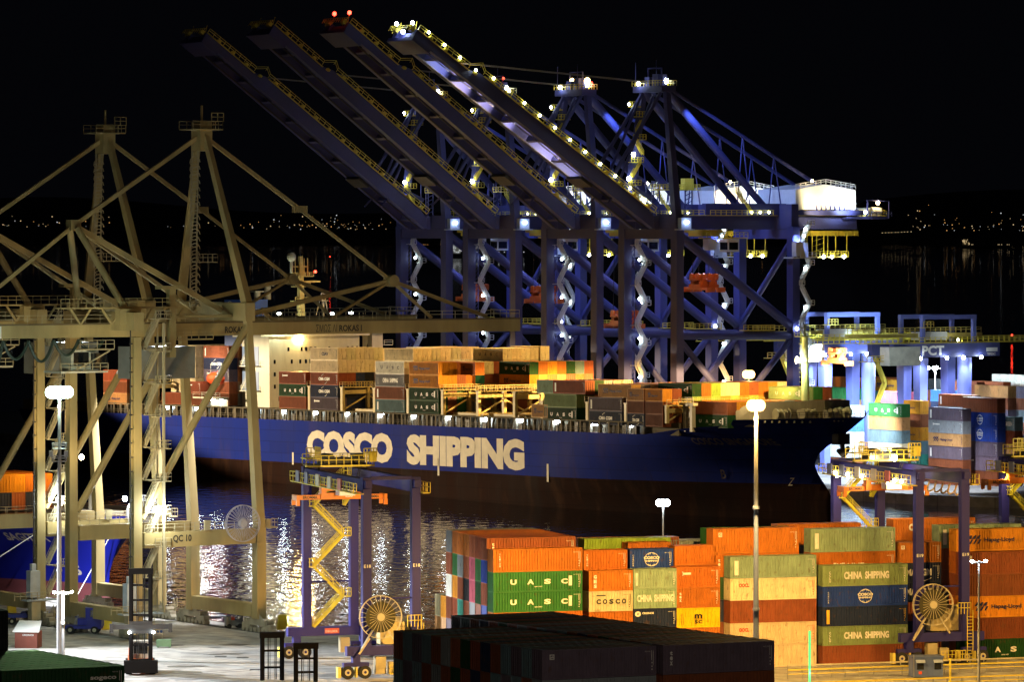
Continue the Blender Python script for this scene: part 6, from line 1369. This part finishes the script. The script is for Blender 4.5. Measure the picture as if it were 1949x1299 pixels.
# ------------------------------------------------------------------ machines and small things on the apron
def handler(px, D, mast_h, lab, body=True, forks=3.2, z0=QZ, rot=.1):
    p = at(px, 1280, D); root = empty("container_handler", (p.x, p.y, z0), rot, lab, "container handler", "empty container handlers")
    b = MB(); w = 1.25
    for x in (-w, w): b.bb(x - .28, x + .28, -.3, .3, .5, mast_h); b.bb(x - .12, x + .12, -.55, -.3, .5, mast_h * .97)
    b.bb(-w - .35, w + .35, -.45, .35, mast_h - .5, mast_h + .25)
    n = max(3, int(mast_h / 1.9))
    for i in range(1, n): z = mast_h * i / n; b.bb(-w + .28, w - .28, -.2, .2, z - .12, z + .12)
    b.obj("mast", mat("mast_black", (.007, .006, .006), .7, spec=.1), root)
    b = MB()
    for x in (-.5, .5): b.tube((x, .15, .6), (x, .15, mast_h - .4), .08, 6); b.tube((x * .55, -.2, .6), (x * .55, -.2, mast_h - .4), .035, 5)
    b.obj("lift_chain", M_CABLE, root)
    if body:
        b = MB(); b.bb(-1.6, 1.6, .6, 6.2, .8, 2.0); b.bb(-1.5, 1.5, 4.4, 6.6, 1.2, 2.9); b.obj("body", mat("handler_orange", (.62, .12, .02), .45), root)
        b = MB(); b.bb(-1.1, 1.1, 1.6, 3.8, 2.0, 4.2); cb = b.obj("cab", mat("handler_cab", (.45, .42, .36), .45), root)
        b = MB(); b.bb(-.9, .9, 1.54, 1.6, 2.6, 4.0); b.bb(-1.14, -1.1, 1.8, 3.6, 2.7, 4.0); b.bb(1.1, 1.14, 1.8, 3.6, 2.7, 4.0); b.obj("cab_window", M_GLASS, cb)
        for x in (-1.5, 1.5):
            for y in (.9, 5.2): b = MB(); b.tube((x - .4, y, .85), (x + .4, y, .85), .85, 16); b.tube((x - .43, y, .85), (x + .43, y, .85), .4, 12, 1); b.obj("wheel", [M_TYRE, M_RIM], root)
        b = MB(); b.bb(-3.8, 3.8, -.9, -.45, forks + 1.6, forks + 2.2); b.bb(-1.5, 1.5, -.6, -.3, forks + 1, forks + 2.6)
        for x in (-3.8, 3.8): b.bb(x - .25, x + .25, -1.2, -.4, forks + 1.2, forks + 2.3)
        b.obj("lifting_frame", M_DARKST, root)
        for x in (-1.5, 1.6): lampball((x, -.95, forks + 1.2), .2, G_WH, root, "work_lamp")
        lampball((-1.5, .2, 1.3), .26, G_WH, root, "headlight")
        b = MB(); b.bb(-2.2, 2.2, -1.0, .2, .3, 1.9); b.obj("fork_carriage", MATS["mast_black"], root)
    return root
handler(268, 580, 13.6, "container handler with tall mast, work lamps and orange bonnet", forks=4.4)
handler(518, 568, 6.4, "black handler mast, the taller of two beside the wheels", body=False)
handler(582, 566, 5.2, "black handler mast, the shorter of two beside the wheels", body=False)
def tractor():
    p = at(160, 1212, 640); root = empty("terminal_tractor", (p.x, p.y, QZ), R(-4), "blue terminal tractor standing by the lamp posts", "truck")
    M = mat("tractor_blue", (.02, .03, .36), .4)
    b = MB(); b.bb(-2.6, 2.6, -1.1, 1.1, .7, 1.15); b.bb(.6, 2.7, -1.25, 1.25, 1.0, 2.0); b.obj("chassis", mat("tractor_blue_body", (.018, .028, .30), .45), root)
    b = MB(); b.bb(.4, 2.6, -1.2, 1.2, 1.6, 3.6); b.bb(.35, 2.7, -1.25, 1.25, 3.6, 3.72); b.bb(-.8, .75, -.9, .9, 1.2, 2.2); cb = b.obj("cab", M, root)
    b = MB(); b.bb(1.1, 2.4, -1.24, -1.2, 2.4, 3.4); b.bb(2.6, 2.64, -1, 1, 2.3, 3.4); b.obj("cab_window", M_GLASS, cb)
    for x in (-1.8, 1.7):
        for y in (-1.15, 1.15): b = MB(); b.tube((x, y - .25, .55), (x, y + .25, .55), .55, 16); b.tube((x, y - .28, .55), (x, y + .28, .55), .28, 12, 1); b.obj("wheel", [M_TYRE, M_RIM], root)
    b = MB(); b.beam((-1.5, .3, 1.1), (-.9, .3, 2.6), .15); b.tube((.4, -.8, 1.2), (.4, -.8, 3.9), .09, 8); b.obj("exhaust_pipe", M_POLE, root)
tractor()
p = at(72, 1196, 655); root = empty("yard_trailer", (p.x, p.y, QZ), R(2), "long low blue trailer parked behind the halide mast", "trailer"); b = MB(); b.bb(-6.2, 6, -1.2, 1.2, 1.0, 1.5)
for x in (-5.5, -2, 2, 5): b.bb(x - .4, x + .4, -1.35, 1.35, 1.2, 1.75)
b.obj("bed", mat("trailer_blue", (.02, .04, .30), .45), root)
b = MB()
for x in (-4.8, -1.0, 3.2): b.bb(x - .25, x + .25, -1.27, -1.21, 1.05, 1.9)
b.obj("reflector", mat("reflector_lime", (.4, .6, .05), .4), root)
for x in (-5, -3.7, 4.6):
    for y in (-1, 1): b = MB(); b.tube((x, y - .25, .5), (x, y + .25, .5), .5, 14); b.tube((x, y - .28, .5), (x, y + .28, .5), .22, 10, 1); b.obj("wheel", [M_TYRE, M_RIM], root)
p = at(54, 1222, 618); root = empty("open_shed_container", (p.x, p.y, QZ), R(-10), "small red brown shed with pale sloped lid on the apron", "shed")
b = MB(); b.bb(-1.6, 1.6, -1.2, 1.2, 0, 2.3); b.obj("walls", mat("shed_brown", (.20, .05, .03), .6, streak=.3), root); b = MB(); b.quadbox([(-1.9, -1.3, 2.2), (1.9, -1.3, 2.2), (1.5, 1.4, 3.5), (-1.7, 1.4, 3.5), (-1.9, -1.3, 2.3), (1.9, -1.3, 2.3), (1.5, 1.4, 3.6), (-1.7, 1.4, 3.6)]); b.obj("lid", M_CAB, root)
b = MB(); add_text(b, "CRONOS", -.5, 1.7, .25, 1.6, -1.22, .02); b.obj("lettering", M_CAB, root)
p = at(443, 1207, 648); root = empty("forklift", (p.x, p.y, QZ), R(20), "small forklift with orange seat cover between the crane bogies", "forklift")
b = MB(); b.bb(-1, 1.2, -.6, .6, .4, 1.2); b.bb(-1.1, -.4, -.6, .6, .4, 1.7); b.obj("body", mat("forklift_grey", (.16, .17, .17), .5), root); b = MB()
for x in (-.8, .9):
    for y in (-.5, .5): b.beam((x, y, 1.2), (x * .8, y, 2.3), .08)
b.bb(-.8, .85, -.6, .6, 2.3, 2.4); b.obj("overhead_guard", M_DARKST, root); b = MB(); b.bb(-.4, .2, -.4, .4, 1.2, 1.6); b.obj("seat", M_ORANGE, root)
b = MB(); b.bb(1.25, 1.4, -.45, -.3, .2, 3); b.bb(1.25, 1.4, .3, .45, .2, 3); b.bb(1.25, 2.3, -.4, -.28, .2, .28); b.bb(1.25, 2.3, .28, .4, .2, .28); b.obj("mast", M_DARKST, root)
for x in (-.7, .9):
    for y in (-.6, .6): b = MB(); b.tube((x, y - .12, .35), (x, y + .12, .35), .35, 12); b.obj("wheel", M_TYRE, root)
p = at(300, 1206, 632); root = empty("warning_sign", (p.x, p.y, QZ), R(6), "white safety board with yellow triangle behind the tall mast handler", "sign"); b = MB(); b.bb(-.85, .85, -.05, .05, .6, 2.2); b.bb(-.7, -.6, -.04, .04, 0, .6); b.bb(.6, .7, -.04, .04, 0, .6); b.obj("board", M_CAB, root)
b = MB(); b.face([(-.55, -.06, 1.35), (.05, -.06, 1.35), (-.25, -.06, 1.95)]); b.obj("triangle", M_YEL, root); b = MB(); 
for x in (-.5, 0, .5): b.arc((x, -.06, .95), 0.02, .2, 0, 6.283, 14)
b.obj("round_symbol", mat("sign_blue", (.02, .12, .55), .4), root); b = MB(); b.bb(-.28, -.22, -.07, -.062, 1.5, 1.8); b.arc((.45, -.06, 1.7), .15, .24, 0, 6.283, 14); b.obj("symbol_mark", M_DARKST, root)
for px, py, D, lab in ((203, 1208, 646, "yellow concrete barrier beside the blue tractor cab"), (22, 1180, 664, "yellow box near the picture edge under the cream beam"), (537, 1206, 646, "lime yellow barrier at the yard crane's corner wheel")):
    p = at(px, py, D); o_ = MB(); o_.quadbox([(-.75, -.5, 0), (.75, -.5, 0), (.75, .5, 0), (-.75, .5, 0), (-.6, -.3, 2.1), (.6, -.3, 2.1), (.6, .3, 2.1), (-.6, .3, 2.1)]); o = o_.obj("barrier_block", mat("barrier_yellow", (.62, .55, .03), .6), None, (p.x, p.y, QZ), (0, 0, .3)); tag(o, lab, "barrier", "yellow barrier blocks")
p = at(312, 1226, 618); o_ = MB(); o_.bb(-1, 1, -.5, .5, .15, 1.1); o_.bb(-.9, -.7, -.4, .4, 0, .15); o_.bb(.7, .9, -.4, .4, 0, .15); tag(o_.obj("skip_bin", mat("skip_green", (.16, .30, .18), .6), None, (p.x, p.y, QZ)), "pale green skip behind the tall mast handler", "bin")
# gate booth, road barrier, green light tube in the right foreground
p = at(1762, 1290, 577); root = empty("gate_booth", (p.x, p.y, QZ), R(8), "small blue gate booth with two awnings beside the road rail", "booth"); MBo = mat("booth_blue", (.10, .14, .30), .5)
b = MB(); b.bb(-2, 2, -1.2, 1.2, .1, 2.6); b.bb(-2.1, 2.1, -1.3, 1.3, 2.6, 2.78); b.obj("cabin", MBo, root)
for x in (-1.0, 1.3): b = MB(); b.bb(x - .45, x + .45, -1.25, -1.2, 1.1, 2.1); f_ = b.obj("window", M_GLASS, root); b = MB(); b.quadbox([(x - .6, -1.7, 2.0), (x + .6, -1.7, 2.0), (x + .6, -1.2, 2.3), (x - .6, -1.2, 2.3), (x - .6, -1.7, 2.05), (x + .6, -1.7, 2.05), (x + .6, -1.2, 2.35), (x - .6, -1.2, 2.35)]); b.obj("awning", M_BLUEBOX, f_)
b = MB(); b.bb(-.1, .7, -1.25, -1.2, .2, 2.2); b.obj("door", mat("booth_door", (.09, .13, .30), .5), root); b = MB(); b.bb(-1.2, -.8, -1.23, -1.2, .5, .85); b.obj("notice", M_ORANGE, root)
b = MB(); b.tube((-1.9, -1.4, 0), (-1.9, -1.4, 3.0), .05, 8); b.obj("downpipe", M_POLE, root)
for k, (D0, hh, lab) in enumerate(((583, 1.0, "long cream guard rail at the foot of the yard stacks"), (574, 1.3, "long yellow roadside fence behind the blue booth"), (561, .9, "near yellow guard rail in front of the blue booth"))):
    a = at(1500, 1270, D0); c = at(2000, 1270, D0 + 12); root = empty("guard_rail", (a.x, a.y, QZ), math.atan2(c.y - a.y, c.x - a.x), lab, "guard rail", "guard rails along the road"); L = (Vector((c.x, c.y, 0)) - Vector((a.x, a.y, 0))).length
    b = MB(); b.bb(0, L, -.06, .06, hh - .20, hh - .02); b.bb(0, L, -.05, .05, hh - .70, hh - .60); b.obj("beam", mat("rail_cream", (.55, .50, .36), .5) if k == 0 else M_YEL, root)
    b = MB(); n = int(L / 2)
    for i in range(n + 1): b.bb(i * 2 - .05, i * 2 + .05, .06, .16, 0, hh)
    b.obj("posts", M_POLE, root)
p = at(1541, 1299, 545); root = empty("light_tube", (p.x, p.y, QZ), 0, "upright glowing green light tube at the corner of the dark block", "light"); b = MB(); b.tube((0, 0, .3), (0, 0, 60 - (1202 - HY) * 545 / F - QZ), .15, 10); b.obj("tube", glow("green_tube", (.10, 1, .28), 1.25), root); b = MB(); b.bb(-.3, .3, -.3, .3, 0, .3); b.obj("socket", M_DARKST, root)
point(Vector((p.x, p.y - .6, 6)), 500, (.3, 1, .45), .3)
p = at(1737, 1290, 572); root = empty("bollard_post", (p.x + 4.6, p.y - 2, QZ), 0, "tall yellow post beside the road fence", "post"); b = MB(); b.tube((0, 0, 0), (0, 0, 3), .16, 10); b.obj("tube", M_YEL, root); b = MB(); b.tube((0, 0, 3), (0, 0, 3.1), .2, 10); b.obj("cap", M_YEL, root)
# crane rails, painted lines, tyre marks and manholes on the apron
for off, wh in ((0, 'waterside'), (-20.2, 'landside')):
    for e, sd in ((-.4, 'outer'), (.4, 'inner')):
        a = gx(RAIL, -5, off + e); c = gx(RAIL, 300, off + e); b = MB(); b.beam((a.x, a.y, QZ + .03), (c.x, c.y, QZ + .03), .12, .07)
        tag(b.obj("crane_rail", mat("rail_steel", (.08, .08, .08), .4, .6)), "dark steel rail under the cream cranes, %s track, %s one" % (wh, sd), "rail", "crane rails in the quay")
b = MB()
for k in range(2):
    a = at(300, 1240 + k * 22, F * 57.7 / (800 + k * 22)); c = at(830, 1218 + k * 20, F * 57.7 / (778 + k * 20)); d = (c - a).normalized(); n = Vector((-d.y, d.x, 0)) * .09; z = Vector((0, 0, QZ + .005)); a.z = 0; c.z = 0; b.face([a - n + z, c - n + z, c + n + z, a + n + z])
tag(b.obj("road_markings", mat("line_paint", (.5, .48, .4), .7, var=.5, scale=1.5)), kind='structure')
for px, py, lab in ((462, 1253, "small dark manhole cover on the apron, middle of three"), (487, 1276, "small dark manhole cover on the amber lit apron"), (420, 1251, "small dark manhole cover beside the handler's shadow")):
    p = at(px, py, F * 57.7 / (py - HY)); b = MB(); b.bb(p.x - .8, p.x + .8, p.y - .8, p.y + .8, QZ - .02, QZ + .012); tag(b.obj("manhole_cover", M_DARKST), lab, "manhole cover", "manhole covers on the apron")
b = MB(); rnd = random.Random(21)
for k in range(16):
    x0 = rnd.uniform(-52, -8); y0 = rnd.uniform(572, 618); hd = rnd.uniform(-.35, .35) + (.3 if k % 2 else 0); cv = rnd.uniform(-.02, .02); wv = .28
    for off in (-1.0, 1.0):
        x, y, h = x0 - math.sin(hd) * off, y0 + math.cos(hd) * off, hd
        for q in range(12):
            x2, y2 = x + 1.6 * math.cos(h), y + 1.6 * math.sin(h); n = Vector((-math.sin(h), math.cos(h), 0)) * wv / 2; z = Vector((0, 0, QZ + .010 + .0005 * k)); a = Vector((x, y, 0)); c = Vector((x2, y2, 0))
            b.face([a - n + z, c - n + z, c + n + z, a + n + z]); x, y, h = x2, y2, h + cv
tag(b.obj("tyre_marks_on_ground", mat("tyre_mark_grey", (.13, .125, .12), .85, var=.5, scale=1.2)), kind='stuff')
b_ = MB()
for k in range(14):
    cx, cy, r_ = rnd.uniform(-52, -8), rnd.uniform(570, 625), rnd.uniform(.4, 1.8); m_ = 14
    b_.face([(cx + r_ * 1.5 * rnd.uniform(.7, 1.2) * math.cos(2 * math.pi * i / m_), cy + r_ * rnd.uniform(.7, 1.2) * math.sin(2 * math.pi * i / m_), QZ + .022 + .0005 * k) for i in range(m_)])
tag(b_.obj("oil_stains_on_ground", mat("oil_stain", (.10, .095, .085), .5, var=.5, scale=1.5)), kind='stuff')
# ships at anchor far out in the gulf
for px, py, D, L, m, lab in ((800, 447, 15500, 150, "far_amber", "lit ship at anchor beside the outermost crane leg"), (866, 450, 15500, 110, "far_warm", "amber lit ship at anchor between the crane legs"), (925, 484, 10000, 170, "far_white", "white lit ship lying low between the crane legs"), (1875, 443, 15500, 170, "far_warm", "lit ship at anchor beyond the far yard")):
    p = at(px, py, D); root = empty("anchored_ship", (p.x, p.y, 0), 0, lab, "ship", "ships at anchor"); b = MB(); b.quadbox([(-L / 2, -9, 0), (L / 2 - 12, -9, 0), (L / 2 - 12, 9, 0), (-L / 2, 9, 0), (-L / 2, -10, 9), (L / 2, -10, 10), (L / 2, 10, 10), (-L / 2, 10, 9)]); b.obj("hull", M_DARKST, root)
    b = MB(); b.bb(-L / 2 + 5, -L / 2 + 28, -9, 9, 9, 26); b.bb(-L / 2 + 9, -L / 2 + 20, -7, 7, 26, 31); b.obj("deckhouse", M_SHIPW, root); b = MB(); rnd = random.Random(px)
    for i in range(26): b.box((rnd.uniform(-L / 2 + 5, -L / 2 + 30) if i % 3 else rnd.uniform(-L / 2, L / 2), -10.5, rnd.uniform(11, 30) if i % 3 else 13), (1.9, 1.5, 1.9))
    b.obj("deck_lights", MATS[m], root)
for px, py in ((628, 489), (1926, 641)): 
    D = 6200 if px < 1000 else 2400; p = at(px, py, D); root = empty("channel_buoy", (p.x, p.y, 0), 0, "small lit buoy " + ("above the level boom of the cream crane" if px < 1000 else "with red lamp far beyond the rail crane"), "buoy", "buoys"); b = MB(); b.tube((0, 0, -.5), (0, 0, 2), 1.8, 12, 0, 1.2); b.beam((0, 0, 2), (0, 0, p.z), .25); b.obj("body", M_DARKST, root); b = MB(); b.ball((0, 0, max(p.z, 4)), .5); b.obj("lamp", G_RED, root)
# whatever stands below the lowest seen container of a stack
cols_ = {}
for M, L, grp in PLACED:
    p = M.translation; key = (round(p.x / 1.2), round(p.y / 1.2), L)
    near = [k for k in ((key[0] + i, key[1] + j, L) for i in (-1, 0, 1) for j in (-1, 0, 1)) if k in cols_ and (cols_[k][0].translation.xy - p.xy).length < 1.3]
    k = near[0] if near else key
    if k not in cols_ or p.z < cols_[k][0].translation.z: cols_[k] = (M, grp)
rnd = random.Random(8); n_fill = 0
for (_, _, L), (M, grp) in cols_.items():
    z = M.translation.z; floor = QZ
    if 'blue ship' in grp:
        floor = 14.3 if 'bright' in grp else 18.7 + .014 * (SHM.inverted() @ M.translation).x
        if L == L20 and z > 24: continue
    n = int((z - floor + .4) / 2.6)
    if z - floor < 1.2: continue
    n = max(1, n); h = (z - floor) / n; me = cmesh(L, True); R3 = M.to_3x3().to_4x4()
    for i in range(n):
        MM = Matrix.Translation((M.translation.x, M.translation.y, floor + i * h)) @ R3 @ Matrix.Diagonal((1, 1, (h - .015) / CH, 1)); k = len(MASS_MB.v); mi = MASS_COLS.index(rnd.choice(['brown', 'rust', 'grey', 'navy', 'purple', 'dkgreen'])); n_fill += 1
        MASS_MB.v += [tuple(MM @ w_.co) for w_ in me.vertices]
        for pl in me.polygons: MASS_MB.f.append(tuple(k + i_ for i_ in pl.vertices)); MASS_MB.m.append(mi)
print("filled", n_fill)
o = MASS_MB.obj("stacked_containers_behind", [mat("box_paint_" + c, CC[c], .5, 0, .3, .8, .3) for c in MASS_COLS]); tag(o, "containers mostly hidden behind the fronts of the stacks and bays", "containers", kind='stuff')
print("dups:", [(k, v) for k, v in LABELS.items() if len(v) > 1][:20], N_CONT)
print("objects", len(bpy.data.objects))
